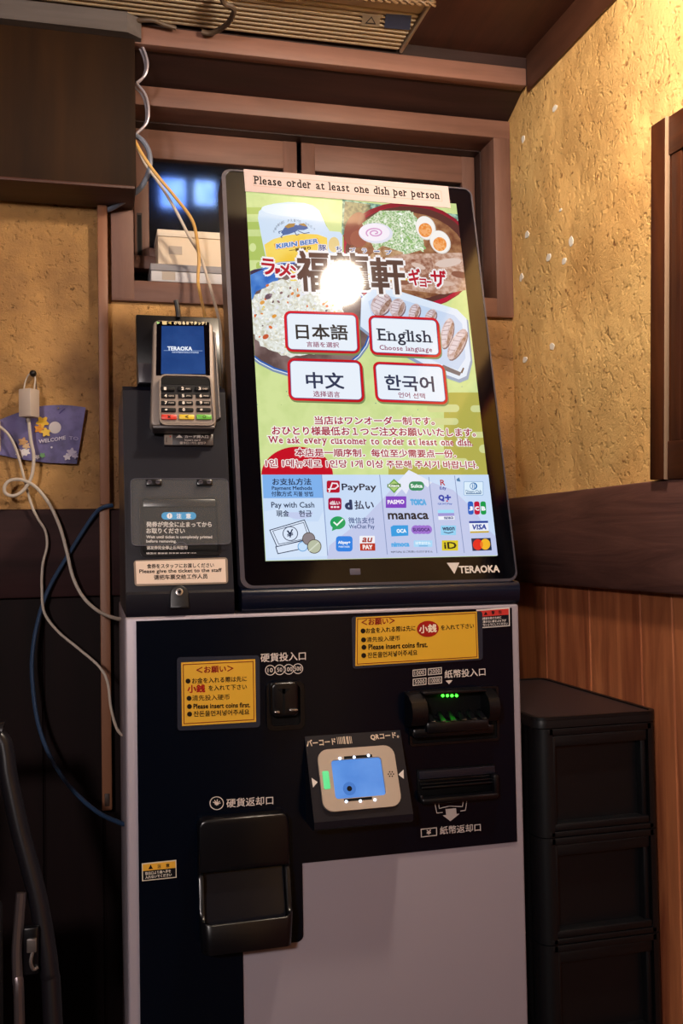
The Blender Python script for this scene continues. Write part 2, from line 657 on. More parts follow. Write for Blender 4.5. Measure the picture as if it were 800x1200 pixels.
# ------------------------------------------------------------------ room shell
CEIL = 2.2
X0, YF = -1.9, -3.2
WINL, WINR, WINB, WINT = -.004, .712, 1.757, 2.12     # outside of the window frame
b = MB(); b.box(X0, XR + .1, YF, YB + .6, -.05, 0, wood('floor_board', '#2a1c15', '#46301f', 1)); struct(b.build('floor'))
b = MB(); b.box(X0, XR + .1, YF, YB + .6, CEIL, CEIL + .05, CEILW); struct(b.build('ceiling'))
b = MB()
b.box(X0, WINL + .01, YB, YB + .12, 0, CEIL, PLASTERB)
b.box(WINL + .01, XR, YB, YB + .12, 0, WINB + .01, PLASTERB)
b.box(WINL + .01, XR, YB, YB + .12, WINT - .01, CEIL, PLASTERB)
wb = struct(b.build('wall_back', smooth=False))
b = MB()
for i in range(14):
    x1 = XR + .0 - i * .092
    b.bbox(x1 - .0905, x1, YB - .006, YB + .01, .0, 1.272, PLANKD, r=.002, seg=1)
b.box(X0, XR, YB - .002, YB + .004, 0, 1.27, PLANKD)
b.build('wood_panelling', wb)
b = MB(); b.box(XR, XR + .1, YF, YB + .12, 0, CEIL, PLASTER)
random.seed(3)
CHIPS = [(613, 163, 2.2, 4.5), (650, 127, 3, 3.6), (617.5, 275, 2.6, 4.2), (643, 302, 2.6, 5), (669, 283, 2.6, 6.5), (661, 306, 2.6, 3.5), (611, 325, 2.4, 4.5), (647, 406, 3, 4.6), (615, 422, 2.6, 4), (657, 246, 1.6, 2)]
CHIP = mat('chipped_white_undercoat', '#ece6dc', rough=.8)
for px, py, rx, ry in CHIPS:
    u, v = RIGHTW.at(px, py)
    k = (RIGHTW.at(px + 1, py)[0] - u)
    kv = (v - RIGHTW.at(px, py + 1)[1])
    poly = []
    for i in range(10):
        a = i / 10 * 2 * math.pi
        j = random.uniform(.75, 1.15)
        poly.append((u + rx * k * math.cos(a) * j, v + ry * kv * math.sin(a) * j))
    t = MB(RIGHTW.M); t.prism(poly, -.001, .0012, CHIP, bev=.0008)
    for q in t.f:
        pass
    base = len(b.v)
    b.v += t.v
    b.f += [[base + i for i in f] for f in t.f]
    b.fm += [b.mi(CHIP)] * len(t.f)
wr = struct(b.build('wall_right', smooth=False))
b = MB(); b.box(X0 - .1, X0, YF, YB + .12, 0, CEIL, BOXW); struct(b.build('wall_left'))
b = MB(); b.box(X0, XR + .1, YF - .1, YF, 0, CEIL, BOXW); struct(b.build('wall_front'))

# upright cedar planks under the dado on the right wall
seams = [RIGHTW.at(px, 760, .004)[0] for px in (641.7, 693, 752.7, 790)]
cut = [-YB] + seams
stepu = .062
while cut[-1] < 1.6:
    cut.append(cut[-1] + stepu + .012 * math.sin(len(cut) * 2.3))
b = MB(RIGHTW.M)
for i in range(len(cut) - 1):
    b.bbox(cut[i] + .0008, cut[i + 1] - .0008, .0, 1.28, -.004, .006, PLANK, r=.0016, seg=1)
b.build('wood_panelling', wr)
# boards
def board(name, T, x0, x1, y0, y1, z0, z1, m, r=.002):
    t = MB(T); t.bbox(x0, x1, y0, y1, z0, z1, m, r=r)
    return struct(t.build(name))
board('trim_1', None, -.30, .707, .357, .38, 2.148, 2.179, BEAM)                 # lintel board under the ceiling
t = MB(); t.prism([(.362, 2.152), (.380, 2.152), (.449, 2.122), (.449, 2.20), (.362, 2.20)], -.30, .711, DARKW, axis=0); struct(t.build('trim_2'))  # soffit, its shade put into the dark wood colour
board('trim_3', RIGHTW.M, -.355, 1.2, 2.136, 2.2, 0, .006, BEAMY)               # ceiling edge on the right wall
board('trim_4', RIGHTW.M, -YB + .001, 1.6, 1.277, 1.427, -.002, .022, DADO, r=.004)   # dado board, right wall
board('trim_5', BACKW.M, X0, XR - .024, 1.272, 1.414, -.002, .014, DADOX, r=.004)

# ------------------------------------------------------------------ window in the back wall
wn = bpy.data.objects.new('window_1', None); wn.location = (.35, YB, 1.76); COL.objects.link(wn); struct(wn)
t = MB()
fi = dict(l=.033, r=.678, b=1.792, t=2.087)
t.bbox(WINL, WINR - .001, YB - .012, YB + .06, fi['t'], WINT, FRAMEH)
t.bbox(WINL, WINR - .001, YB - .010, YB + .06, WINB, fi['b'], FRAMEH)
t.bbox(WINL, fi['l'], YB - .011, YB + .06, WINB + .002, WINT - .002, FRAMEV)
t.bbox(fi['r'], WINR - .001, YB - .011, YB + .06, WINB + .002, WINT - .002, FRAMEV)
t.build('window_frame', wn)
t = MB()                                                                          # deep jambs behind the frame
t.box(fi['l'] - .01, fi['l'] + .002, YB + .05, YB + .13, 1.78, 2.10, DARKW)
t.box(fi['r'] - .002, fi['r'] + .01, YB + .05, YB + .13, 1.78, 2.10, DARKW)
t.box(.02, .69, YB + .05, YB + .13, 2.085, 2.10, DARKW)
t.box(.02, .69, YB + .05, YB + .13, 1.78, 1.794, DARKW)
t.box(.02, .69, YB + .105, YB + .13, 1.79, 1.84, DARKW)
t.build('window_jamb', wn)
zt = BACKW.at(570, 322, -.06)[1]; zb = BACKW.at(570, 336, -.06)[1]
t = MB(); t.bbox(.033, .678, YB + .058, YB + .10, zb, zt, FRAMEH); t.build('window_track', wn)
SY = .075
def wx(px, n=-SY): return BACKW.at(px, 250, n)[0]
ztop = BACKW.at(300, 192, -SY)[1]
def sash(x0, x1, y, panes):
    s_ = MB()
    w_ = .026
    s_.bbox(x0, x0 + w_, y, y + .022, zt, 2.085, FRAMEV)
    s_.bbox(x1 - w_, x1, y, y + .022, zt, 2.085, FRAMEV)
    s_.bbox(x0, x1, y + .001, y + .021, ztop - .004, 2.085, FRAMEH)
    s_.bbox(x0, x1, y + .001, y + .021, zt, zt + .02, FRAMEH)
    if panes:
        s_.box(x0 + .006, x0 + .012, y - .001, y + .004, 1.86, 1.93, DEEP)      # recessed finger pull
        s_.box(x0 + .0045, x0 + .0135, y - .0005, y + .003, 1.856, 1.934, DARKW)
    o = s_.build('sash', wn)
    g = MB(); g.box(x0 + w_ - .002, x1 - w_ + .002, y + .009, y + .013, zt + .015, ztop, FROST); g.build('pane', o)
FROST = bpy.data.materials.new('frosted_glass'); FROST.use_nodes = True
_b = FROST.node_tree.nodes['Principled BSDF']
_b.inputs['Base Color'].default_value = (.8, .85, .95, 1); _b.inputs['Roughness'].default_value = .18
_b.inputs['Transmission Weight'].default_value = 1; _b.inputs['IOR'].default_value = 1.2
sash(wx(157), wx(349), YB + SY, True)
sash(wx(354), wx(557), YB + SY - .0, False)
# the house across the alley: a dark wall with lit blue windows
NEON = mat('blue_lit_window', '#000000', emit='#5b8cff', es=2.0, noise=(26, '#a9d0ff', .35, .65))
t = MB(); t.box(-.6, 1.6, 1.25, 1.30, 1.2, 3.0, mat('dark_outside_wall', '#141019', rough=.9)); ow = struct(t.build('trim_6'))
nb = Plane((0, 1.24, 0), (1, 0, 0), (0, 0, 1))
t = MB()
for (a, c, e, g) in ((188, 196, 217, 243), (228, 194, 252, 240), (364, 196, 420, 204), (432, 196, 470, 204)):
    u0, v1 = nb.at(a, c); u1, v0 = nb.at(e, g)
    t.box(u0, u1, 1.235, 1.249, v0, v1, NEON)
t.build('lit_window', ow)

# ------------------------------------------------------------------ lamps
gp = thing('globe_lamp', 'small bright globe lamp hanging from the ceiling before the machine', 'lamp', (.44, -.335, 2.085))
gl = mat('warm_globe_glass', '#000000', emit='#ffffff', es=GLOBE_POWER)
gl.node_tree.nodes['Principled BSDF'].inputs['Emission Color'].default_value = GLOBE_COL + (1,)
t = MB(); t.ball((.44, -.335, 2.085), .036, gl); t.build('globe', gp)
t = MB(); t.tube([(.44, -.335, 2.115), (.44, -.335, 2.150)], .014, BLACKP, n=16, smooth=False); t.build('socket', gp)
t = MB(); t.tube([(.44, -.335, 2.150), (.44, -.335, 2.20)], .004, BLACKP, smooth=False); t.build('cord', gp)
bp_ = thing('globe_lamp', 'large unseen globe added behind the viewer as a fill lamp', 'lamp', (-.75, -2.1, 1.95))  # unseen lamp added to light the machine front and the walls
g2 = mat('fill_globe_glass', '#000000', emit='#ffffff', es=FILL_POWER)
g2.node_tree.nodes['Principled BSDF'].inputs['Emission Color'].default_value = FILL_COL + (1,)
t = MB(); t.ball((-.75, -2.1, 1.95), .10, g2); t.build('globe', bp_)  # globe of the added fill lamp
t = MB(); t.tube([(-.75, -2.1, 2.04), (-.75, -2.1, 2.09)], .02, BLACKP, n=16, smooth=False); t.build('socket', bp_)  # socket of the added fill lamp
t = MB(); t.tube([(-.75, -2.1, 2.09), (-.75, -2.1, 2.20)], .005, BLACKP, smooth=False); t.build('cord', bp_)  # cord of the added fill lamp
# ------------------------------------------------------------------ ticket machine
TM = thing('ticket_machine', 'black and silver self-service ticket machine with a tilted lit touchscreen', 'ticket machine', (.25, .19, 0))
def F(px, py, n=0.0): return FRONT.at(px, py, n)
def D(px, py, n=0.0): return DISP.at(px, py, n)

# cabinet and door
t = MB()
t.bbox(.002, .502, .012, .385, .02, ZB, SILVER, r=.004)
t.box(.03, .47, .04, .36, 0, .03, DEEP)
t.build('cabinet', TM)
t = MB()
t.bbox(0.0, .504, -.004, .0115, .022, ZB, SILVER, r=.0035, seg=3)
door = t.build('front_door', TM)
xl = F(161, 900)[0]; xr = F(600.5, 850)[0]; zt_ = F(370, 720)[1]
zr = F(602, 985)[1]
x_in = F(353, 1014)[0]; xc = F(284, 1130)[0]; z1 = F(320, 1105)[1]
r_ = .008
poly = [(xl, .03), (xc, .03), (xc, z1 + .0), (x_in - r_, z1)]
for k in range(1, 6):
    a = math.radians(-90 + 90 * k / 5)
    poly.append((x_in - r_ + r_ * math.cos(a), z1 + r_ + r_ * math.sin(a)))
poly += [(x_in, zr), (xr, zr), (xr, zt_), (xl, zt_)]
t = MB(FRONT.M)
t.prism(poly, .003, .0058, BLACK)
panel = t.build('control_panel', TM, smooth=False)
FN = .0058

# ---- display -------------------------------------------------------
dis = MB(DISP.M)
UL, UR, VT = .139, .5055, .585
o_ = rrect_pts(UL, UR, 0, VT, .013, 6)
dis.prism(o_, -.042, -.002, RIM, bev=0)
i_ = rrect_pts(UL + .0055, UR - .002, .0035, VT - .002, .011, 6)
dis.ring(o_, i_, -.002, .001, RIM)
display = dis.build('display', TM)
t = MB(DISP.M); t.prism(i_, -.004, -.0002, GLASSB); t.build('display_glass', display, smooth=False)
# neck and the lip under it
t = MB()
t.prism([(.05, ZB), (.05, 1.50), (.10, 1.72), (.25, 1.72), (.30, 1.60), (.30, ZB)], .16, .485, BLACKP, axis=0)
t.build('display_stand', TM, smooth=False)
t = MB()
prof = [(.06, ZB), (.06, ZD + .01), (.008, ZD + .0005), (-.001, ZD - .0005), (-.005, ZD - .004), (-.006, ZD - .012), (-.004, ZB + .006), (.002, ZB + .001), (.008, ZB)]
t.prism(prof, .1395, .5055, mat('glossy_navy_lip', '#0b1326', rough=.22), axis=0)
t.build('display_base', TM, angle=50)

# ---- lit picture ----------------------------------------------------
S = Flat(DISP, .0001, E)
bl, br, tr_, tl = D(311, 657.5), D(582, 651.5), D(524.3, 238), D(287, 222)
bl = (tl[0] * .0 + bl[0], bl[1]); 
S.clip = [bl, br, (br[0] - .0005, tr_[1]), (bl[0], tl[1])]
LIM, LIM2 = '#d3e29b', '#b4cc72'
S.poly([(280, 200), (600, 200), (600, 670), (280, 670)], EN('#d3e29b', '#c6d88e', 45, .4, .7))
# pale clouds of darker green on the left and right
for (x0, y0, x1, y1) in ((280, 243, 308, 251), (280, 260, 316, 269), (280, 277, 322, 305), (300, 307, 312, 316), (520, 460, 600, 552), (455, 545, 600, 560)):
    S.rect(x0, y0, x1, y1, '#aec566' if x0 < 400 else '#b3ae52', .35 if x0 < 400 else .08)
for (x0, y0, x1, y1) in ((500, 474, 538, 483), (551, 475, 600, 483), (505, 490, 537, 498), (552, 506, 600, 513), (561, 521, 600, 531), (500, 537, 548, 545)):
    S.rect(x0, y0, x1, y1, '#cfd594', .5)
S.ell(296, 290, 4, 5, '#d3e29b')
random.seed(11)
for i in range(34):
    x, y = random.uniform(300, 560), random.choice((random.uniform(225, 262), random.uniform(425, 500)))
    S.ell(x, y, random.uniform(.4, .9), random.uniform(.4, .8), random.choice(('#8fae9a', '#9fb07c', '#7f9c86')), seg=6)
# red sun
S.ell(348, 557, 42, 33.5, '#c41326', a0=0, a1=180)
# ramen bowl
S.poly([(401, 234), (540, 252), (545, 300), (400, 280)], EN('#3f7a6c', '#a8cdb8', 160, .4, .62))
S.poly([(404, 236), (434, 240), (430, 262), (402, 268)], EN('#4d5a45', '#8b8f6a', 200, .4, .6))
S.ell(478, 300, 81, 63, '#8f2030', rot=6)
S.ell(478, 302, 78, 60, '#b3173a', rot=6)
S.ell(480, 299, 76, 57, '#5c3530', rot=6)
S.ell(478, 300, 69, 51, EN('#7a4a34', '#a87a55', 90, .35, .65), rot=6)
S.ell(416, 268, 12, 20, '#8a4a3e', rot=20)
S.ell(420, 280, 10, 10, '#9a5a48', rot=20)
S.poly([(424, 262), (445, 247), (480, 247), (494, 262), (497, 292), (470, 300), (440, 296)], EN('#dfe9d0', '#7fae6a', 420, .42, .6))
S.poly([(432, 300), (448, 288), (472, 296), (470, 305), (440, 312)], EN('#c9a57e', '#8c6240', 130, .38, .62))
S.poly([(430, 308), (470, 298), (552, 296), (556, 338), (520, 345), (440, 336)], EN('#a97b63', '#d5b5a3', 170, .36, .64))
S.poly([(470, 305), (505, 302), (512, 330), (480, 333)], EN('#8d5d49', '#c39c88', 210, .36, .64))
base_n = S.n
for k in range(40):
    S.n = base_n + (k % 8) * S.step
    x, y = random.uniform(440, 500), random.uniform(250, 294)
    S.ell(x, y, random.uniform(1.5, 3.2), random.uniform(.8, 1.6), random.choice(('#eef5e6', '#8fbb72', '#cfe6b8', '#f4faf2')), rot=random.uniform(0, 180), seg=8)
for x, y, a, b2, ro, c in ((455, 318, 14, 5, -15, '#c9a594'), (490, 312, 9, 3, 20, '#d8beb0'), (525, 308, 16, 5, -8, '#dcc6ba'), (538, 322, 10, 4, 10, '#8a5a48'), (500, 325, 12, 4, -20, '#94644f'), (470, 330, 12, 4, 5, '#8d5d49'), (520, 332, 13, 3, 6, '#d2b6a6')):
    S.ell(x, y, a, b2, c, rot=ro, seg=11)
S.ell(440, 273.5, 20, 12, '#dfe2f0', rot=3)
S.ell(438.5, 272.5, 18, 10.3, '#f3eef8', rot=3)
sw = []
for k in range(46):
    a = k / 45 * 3.6 * math.pi
    rr = 10.5 * (1 - k / 56)
    sw.append((439 + rr * math.cos(a + 2.5), 273 + rr * .56 * math.sin(a + 2.5)))
S.line(sw, 1.5, '#d39ac8')
for cx, cy, rot in ((498.5, 267.5, 68), (515.5, 284, 60)):
    S.ell(cx, cy, 14.5, 11.5, '#d9d4cc', rot=rot)
    S.ell(cx - .3, cy - .4, 13.8, 10.8, '#f6f3ee', rot=rot)
    S.ell(cx - .5, cy + 2.4, 8.4, 7.8, EN('#e8893a', '#f6b878', 260, .4, .62), rot=rot)
    S.ell(cx - 2, cy + 4.5, 3.6, 2.6, '#f3ad70', rot=20)
# beer mug
mug = [(302, 256), (303, 248), (309, 243), (320, 239), (338, 237), (356, 238), (366, 241), (374, 247), (378, 256), (382, 265), (386, 271), (398, 272), (401, 276), (401, 300), (388, 300), (386, 350), (330, 352), (318, 345), (311, 301), (307, 282)]
S.poly([(x + 1.5, y + 2) for x, y in mug], '#a4bf6a')
S.poly(mug, '#cfe2f6')
S.ell(339, 246.5, 33, 7.4, '#dcebfb', rot=3)
S.ell(391, 287, 6.5, 9, '#e8cf8f')
S.poly([(309.5, 287), (320, 280.5), (336, 276), (354, 274), (372, 275), (383, 279), (386, 350), (330, 352), (316, 330)], EN('#efc63f', '#f7dc6e', 22, .35, .7))
S.poly([(316, 318), (386, 300), (386, 352), (330, 352), (322, 345)], '#f0d862')
S.poly([(320.5, 286), (372, 279), (374.5, 286), (323, 293)], '#e9a53c')
S.text('KIRIN BEER', (323.5, 289), (372.5, 282.5), 5.6, '#4f7fc0', bold=.05, halo='#f1f6fb', hb=.06)
for ch, x, y, a in zip("KIRIN'S PRIME BREW", [321, 322.5, 324.2, 326, 328.3, 330.2, 332, 334.5, 338, 341.5, 345, 348.5, 351.5, 355, 358.5, 361.5, 364.5, 368], [271, 268.2, 265.6, 263.6, 262, 261, 260, 259.4, 258.6, 258.2, 258.2, 258.6, 259.5, 260.8, 262, 263.6, 265.4, 268], range(18)):
    if ch != ' ':
        S.text(ch, (x - 1.1, y + .5), (x + 1.1, y + .5 + (a - 8.5) * .06), 3.2, '#9fb0c4', bold=.02)
# galloping emblem on the glass
for p_ in ([(329, 273), (333, 267), (340, 264), (348, 264), (352, 268), (346, 272), (338, 275), (332, 276)], [(347, 266), (352, 262.5), (358, 264), (361, 268), (356, 270), (349, 270)]):
    S.poly(p_, '#4a6ba3')
for p_ in ([(333, 266), (338, 262.5), (346, 262), (344, 266), (337, 268)], [(349, 263), (356, 262), (360, 266), (354, 265)]):
    S.poly(p_, '#b08a4a')
for p_ in ([(330, 271), (326.5, 272), (327, 274)], [(332, 275), (329, 278), (330, 279)], [(349, 271), (356, 274), (362, 273)], [(345, 272), (347, 276), (350, 275)]):
    S.line(p_, 1.0, '#3b5688')
S.text('一番搾り', (338.5, 294), (364, 291), 4.2, '#4b3a28', bold=.04)
# fried rice on a blue-rimmed plate
S.ell(352, 375, 86, 68, '#7d8fae', rot=12)
S.ell(352, 374, 84.5, 66.5, '#e2ecf8', rot=12)
S.ell(352, 374, 83.5, 65.5, '#2f5fae', rot=12)
S.ell(352, 374, 81.5, 63.5, EN('#5f4a48', '#8a7370', 30, .4, .65), rot=12)
S.poly([(284, 322), (298, 316), (324, 312), (326, 330), (300, 342), (290, 362), (284, 362)], EN('#2f6bc0', '#5f95dc', 60, .35, .7))
S.poly([(284, 322), (298, 316), (310, 315), (290, 324)], '#3d3550')
rice = []
for k in range(64):
    a = 2 * math.pi * k / 64
    j = 1 + .025 * math.sin(k * 2.7) + .02 * math.sin(k * 5.3)
    rice.append((346 + 56 * j * math.cos(a), 372 + 46 * j * math.sin(a)))
S.poly(rice, EN('#e7ebe6', '#c8c4ae', 190, .42, .66))
random.seed(5)
base_n = S.n
for k in range(420):
    S.n = base_n + (k % 25) * S.step
    a = random.uniform(0, 2 * math.pi)
    rr = math.sqrt(random.random())
    x, y = 346 + 54 * rr * math.cos(a), 372 + 44 * rr * math.sin(a)
    S.ell(x, y, random.uniform(1.6, 2.6), random.uniform(.7, 1.1), random.choice(('#f6f8f6', '#eef2ee', '#dfe3da', '#f3f0df', '#e4e6f0')), rot=random.uniform(0, 180), seg=7)
S.n = base_n + 26 * S.step
base_n = S.n
for k in range(46):
    S.n = base_n + (k % 8) * S.step
    a = random.uniform(0, 2 * math.pi)
    rr = math.sqrt(random.random())
    x, y = 346 + 52 * rr * math.cos(a), 372 + 43 * rr * math.sin(a)
    S.ell(x, y, random.uniform(1, 2.6), random.uniform(.8, 1.8), random.choice(('#e08a4a', '#dd6f3c', '#c9b45e', '#8a6a6a', '#e8cf72', '#6f5a5e')), rot=random.uniform(0, 180), seg=7)
for x, y, a, c in ((314, 348, 4.5, '#6b5560'), (317, 346, 2, '#8d7a84'), (311, 395, 4, '#c65b38'), (321, 371, 3, '#e09a3e'), (307, 355, 3.2, '#e0a04e'), (349, 347, 2.4, '#d97a3a'), (313, 335, 2.2, '#d9763c')):
    S.ell(x, y, a, a * .7, c, rot=-30, seg=9)
# gyoza plate
S.poly([(423, 352), (436, 338), (452, 338), (536, 365), (548, 376), (553, 425), (548, 445), (538, 449), (515, 441), (436, 398), (421, 386)], '#8fa3c0')
S.poly([(423, 350), (437, 337), (452, 337), (535, 363), (546, 374), (551, 422), (546, 441), (537, 445), (515, 437), (436, 394), (422, 383)], '#dbe8f8')
S.poly([(431, 354), (445, 344), (532, 370), (541, 380), (545, 420), (536, 434), (515, 427), (440, 388)], '#c3d6f0')
S.poly([(514, 432), (538, 441), (540, 437), (519, 428)], '#6f6a72')
S.poly([(539, 437), (542, 431), (543.5, 432), (541, 438)], '#5f4a48')
gy = EN('#b89a98', '#e0d2d4', 190, .36, .64)
for cx, cy, rx, ry, rot in ((446, 357, 14, 11, -55), (465, 361, 11, 9, -70), (485, 366, 10, 6.5, -70), (504, 371, 9, 6, -60), (523, 391, 18, 7, -76), (535, 404, 20, 8, -62)):
    S.ell(cx + 1, cy + 1.5, rx, ry, '#7f6a70', rot=rot, seg=18)
    S.ell(cx, cy, rx, ry, gy, rot=rot, seg=18)
    ca, sa = math.cos(math.radians(rot)), math.sin(math.radians(rot))
    S.ell(cx + ry * .3 * sa, cy - ry * .3 * ca, rx * .75, ry * .4, '#ddd0d6', rot=rot, seg=14)
    for e in (-.5, -.2, .1, .4, .65):
        ax, ay = e * rx, -ry * .75 * math.sqrt(1 - e * e)
        bx, by = (e + .12) * rx, ry * .15
        S.line([(cx + ax * ca - ay * sa, cy + ax * sa + ay * ca), (cx + bx * ca - by * sa, cy + bx * sa + by * ca)], .7, '#a08488')
    S.ell(cx + ry * .55 * -sa, cy + ry * .55 * ca, rx * .8, ry * .28, EN('#8f6a58', '#b89a90', 200, .4, .6), rot=rot, seg=14)
# plate shadowed table between bowl and gyoza
# shop lettering
S.clip = None
S.poly([(340, 318), (470, 322), (478, 329), (340, 330)], '#efd35c')
BR, WH, RD = '#5b443c', '#f4f1f2', '#b51c30'
for ch, x0, x1, y, h in (('ラ', 306, 322, 312.5, 19), ('ー', 322, 328, 318, 7), ('メ', 326, 341, 316.5, 16), ('ン', 339.5, 355, 319, 15)):
    S.text(ch, (x0, y), (x1, y + (x1 - x0) * .1), h, RD, bold=.035, halo=WH, hb=.085)
for ch, x0, x1, y, h in (('福', 347, 386, 318, 48), ('龍', 387, 433, 318, 44), ('軒', 433.5, 474, 323.5, 43)):
    S.text(ch, (x0, y), (x1, y + (x1 - x0) * .03), h, BR, bold=.034, halo=WH, hb=.05)
for ch, x0, x1, y, h in (('ギ', 478, 492, 325, 20), ('ョ', 491, 499, 332, 10), ('ー', 499, 505, 331, 2.2), ('ザ', 504, 522, 327, 20)):
    S.text(ch, (x0, y), (x1, y + (x1 - x0) * .05), h, RD, bold=.035, halo=WH, hb=.085)
for ch, x0, x1, y, h in (('豚', 372.5, 382, 291, 7), ('ち', 393, 400, 292.5, 6), ('ブ', 409.5, 416, 293.5, 5), ('ラ', 423.5, 429, 294.5, 5), ('ー', 437.5, 444, 295.3, 1.2), ('プ', 451, 458, 296.5, 5)):
    S.text(ch, (x0, y), (x1, y + .3), h, '#2d4f8f', bold=.02, halo=WH, hb=.09)
# language buttons
BT = [([(331.9, 364.9), (419, 367.5), (421.6, 415.6), (334, 413)], '日本語', (345.9, 389.2), (407, 390.5), 18.5, '#3a3532', '言語を選択', (358.6, 404.2), (396.6, 405.2), 6.4),
      ([(335.9, 420.4), (423.4, 423), (426.9, 472.5), (337.6, 470)], '中文', (357.8, 446.2), (402.4, 447.2), 19.5, '#333a55', '选择语言', (366.5, 462.2), (397.7, 463.2), 7),
      ([(430.5, 370), (512.8, 373.6), (516.6, 420), (433, 416.5)], 'English', (440.7, 395), (505.8, 398), 18.6, '#2d3040', 'Choose language', (444, 408.8), (505.4, 411.5), 7.4),
      ([(435.8, 424.4), (519.8, 427.9), (524.7, 475), (439.3, 471.6)], '한국어', (450, 449), (507.5, 451), 18.5, '#333a55', '언어 선택', (465.9, 463.6), (497, 465), 6.6)]
for quad, s1, a1, b1, h1, c1, s2, a2, b2, h2 in BT:
    S.rrect([(x + 1.2, y + 2.2) for x, y in quad], '#7d8a5a', .16)
    S.rrect(quad, EN('#d8202c', '#c0161f', 8, .4, .6), .16)
    S.rrect(quad, '#4f5d8f', .12, inset=.0034)
    S.rrect(quad, '#e9f1fb', .10, inset=.0042)
    S.text(s1, a1, b1, h1, c1, bold=.012 if s1 == 'English' else .025, ser=(s1 == 'English'))
    S.text(s2, a2, b2, h2, '#8c1a4e', bold=.012, ser=(s2[0] == 'C'))
# order notice in five lines
MG, HW = '#a3163a', '#f7f2ee'
for s1, x0, x1, y0, y1, h, ser in (('当店はワンオーダー制です。', 368, 508, 493.4, 494.2, 10, False), ('おひとり様最低お１つご注文お願いいたします。', 318, 556, 505.2, 507.6, 10.6, False), ('We ask every customer to order at least one dish.', 313.5, 553, 517.2, 520.6, 10.6, True), ('本店是一順序制．每位至少需要点一份．', 345.5, 533, 530.8, 532.6, 9.8, False), ('1인 1메뉴제로 1인당 1개 이상 주문해 주시기 바랍니다.', 310.5, 558.5, 543.4, 545.6, 9.4, False)):
    S.text(s1, (x0, y0), (x1, y1), h, MG, bold=.022, halo=HW, hb=.085, ser=ser)
# payment panel
S.clip = [bl, br, (br[0] - .0005, tr_[1]), (bl[0], tl[1])]
S.poly([(290, 557), (600, 557), (600, 670), (290, 670)], '#c8dcf7')
S.poly([(385, 640), (428, 606), (447, 586), (478, 551.5), (487, 556), (505, 566), (530, 575), (556, 600), (566, 616), (590, 640), (590, 670), (380, 670)], '#bfc8ea')
S.poly([(478, 551.5), (458, 573), (464, 577), (460, 584), (470, 574), (475, 580), (481, 568), (488, 577), (493, 566), (500, 572), (505, 566), (487, 556)], '#e4e9f8')
S.poly([(309, 600), (330, 596), (344, 611), (372, 612), (378, 600), (383, 652), (312, 655)], '#d2e3f9')
S.ell(350, 601, 16, 8, '#c3cdee', a0=180, a1=360)
S.clip = None
S.poly([(306.8, 557), (376.5, 557), (378, 584.2), (308.2, 584.6)], '#7fb1ec')
for a, c in (((376.2, 557.5), (383.2, 651.5)), ((444, 557.5), (452.8, 650)), ((501.4, 560), (511, 648.5)), ((531.6, 558.5), (542.8, 648))):
    S.line([a, c], .8, '#7f90bd')
INK = '#26324f'
for s1, x0, x1, y, h, b_ in (('お支払方法', 318.5, 364, 565.2, 8.2, .02), ('Payment Methods', 318, 364.8, 573.4, 5.8, .02), ('付款方式 지불 방법', 317.5, 366, 579.4, 6, .02), ('Pay with Cash', 317.3, 367.6, 593.3, 8.8, .015), ('現金', 323, 338, 602.5, 7.6, .02), ('현금', 349.5, 364.6, 602.5, 7.6, .02)):
    S.text(s1, (x0, y), (x1, y), h, INK, bold=b_)
for pp in ([(315.5, 622), (356, 610), (364.5, 631), (324, 641.5)], [(322.5, 641.5), (325, 649.5), (366, 641), (364, 632)]):
    S.poly(pp, '#dbe8fb'); S.line(pp, 1.0, INK, True)
S.line([(319, 623), (355, 613), (361, 631), (326, 638.5)], .7, INK, True)
S.ell(339.5, 626, 9, 8.6, INK); S.ell(339.5, 626, 8.1, 7.7, '#dbe8fb'); S.text('¥', (335.5, 627), (343, 625), 9, INK, bold=.02)
for cx, cy, r1, c1 in ((354, 641, 6, '#c5e0fb'), (361, 632, 7.6, '#8d8386'), (367.5, 641, 8.4, '#b9bfa6')):
    S.ell(cx, cy, r1, r1, '#5a5048' if r1 > 6 else '#5f9fd8'); S.ell(cx, cy, r1 - .9, r1 - .9, c1)
S.line([(362, 646), (372, 637)], 1.6, '#d3d8c6')
# second column
S.rect(382, 564, 397.3, 578.2, '#b5172f', .14)
S.line([(385, 577), (388.5, 567), (394, 567.4), (395.5, 570.5), (392, 573.5), (384, 574)], 1.5, '#f3eef4')
S.text('PayPay', (399.6, 572.6), (440, 572.6), 10.2, '#2c2f40', bold=.02)
S.rect(383.8, 584, 399.3, 598.6, '#a8123f', .2)
S.text('d払い', (385.6, 590), (397.6, 590), 5, '#f5e9ee', bold=.04)
for k in range(3): S.rect(386.8 + k * 3.6, 594, 389.4 + k * 3.6, 596, '#f5e9ee')
S.text('d', (403, 592.2), (412, 592.2), 12, '#22365f', bold=.06); S.text('払い', (414.5, 592.4), (437, 592.4), 10.6, '#2a3350', bold=.025)
S.ell(395, 613.4, 9, 7.6, '#1fa05c'); S.poly([(389, 618), (394, 620.6), (388, 623)], '#1fa05c')
S.line([(390.6, 613), (394, 616), (400.6, 609.6)], 1.7, '#f2fbf5')
S.text('微信支付', (407.4, 610.6), (437.6, 610.6), 7.2, '#2c4a82', bold=.012); S.text('WeChat Pay', (408, 618.4), (438, 618.4), 6.4, '#2c4a82', bold=.012)
S.rect(392.8, 629, 412.2, 647, '#1f7fe0', .2)
S.text('Alipay+', (395.2, 636.8), (409.8, 636.8), 4.6, '#f2f8ff', bold=.04); S.text('PARTNER', (396, 641.4), (409, 641.4), 2, '#cfe2fb', bold=.03)
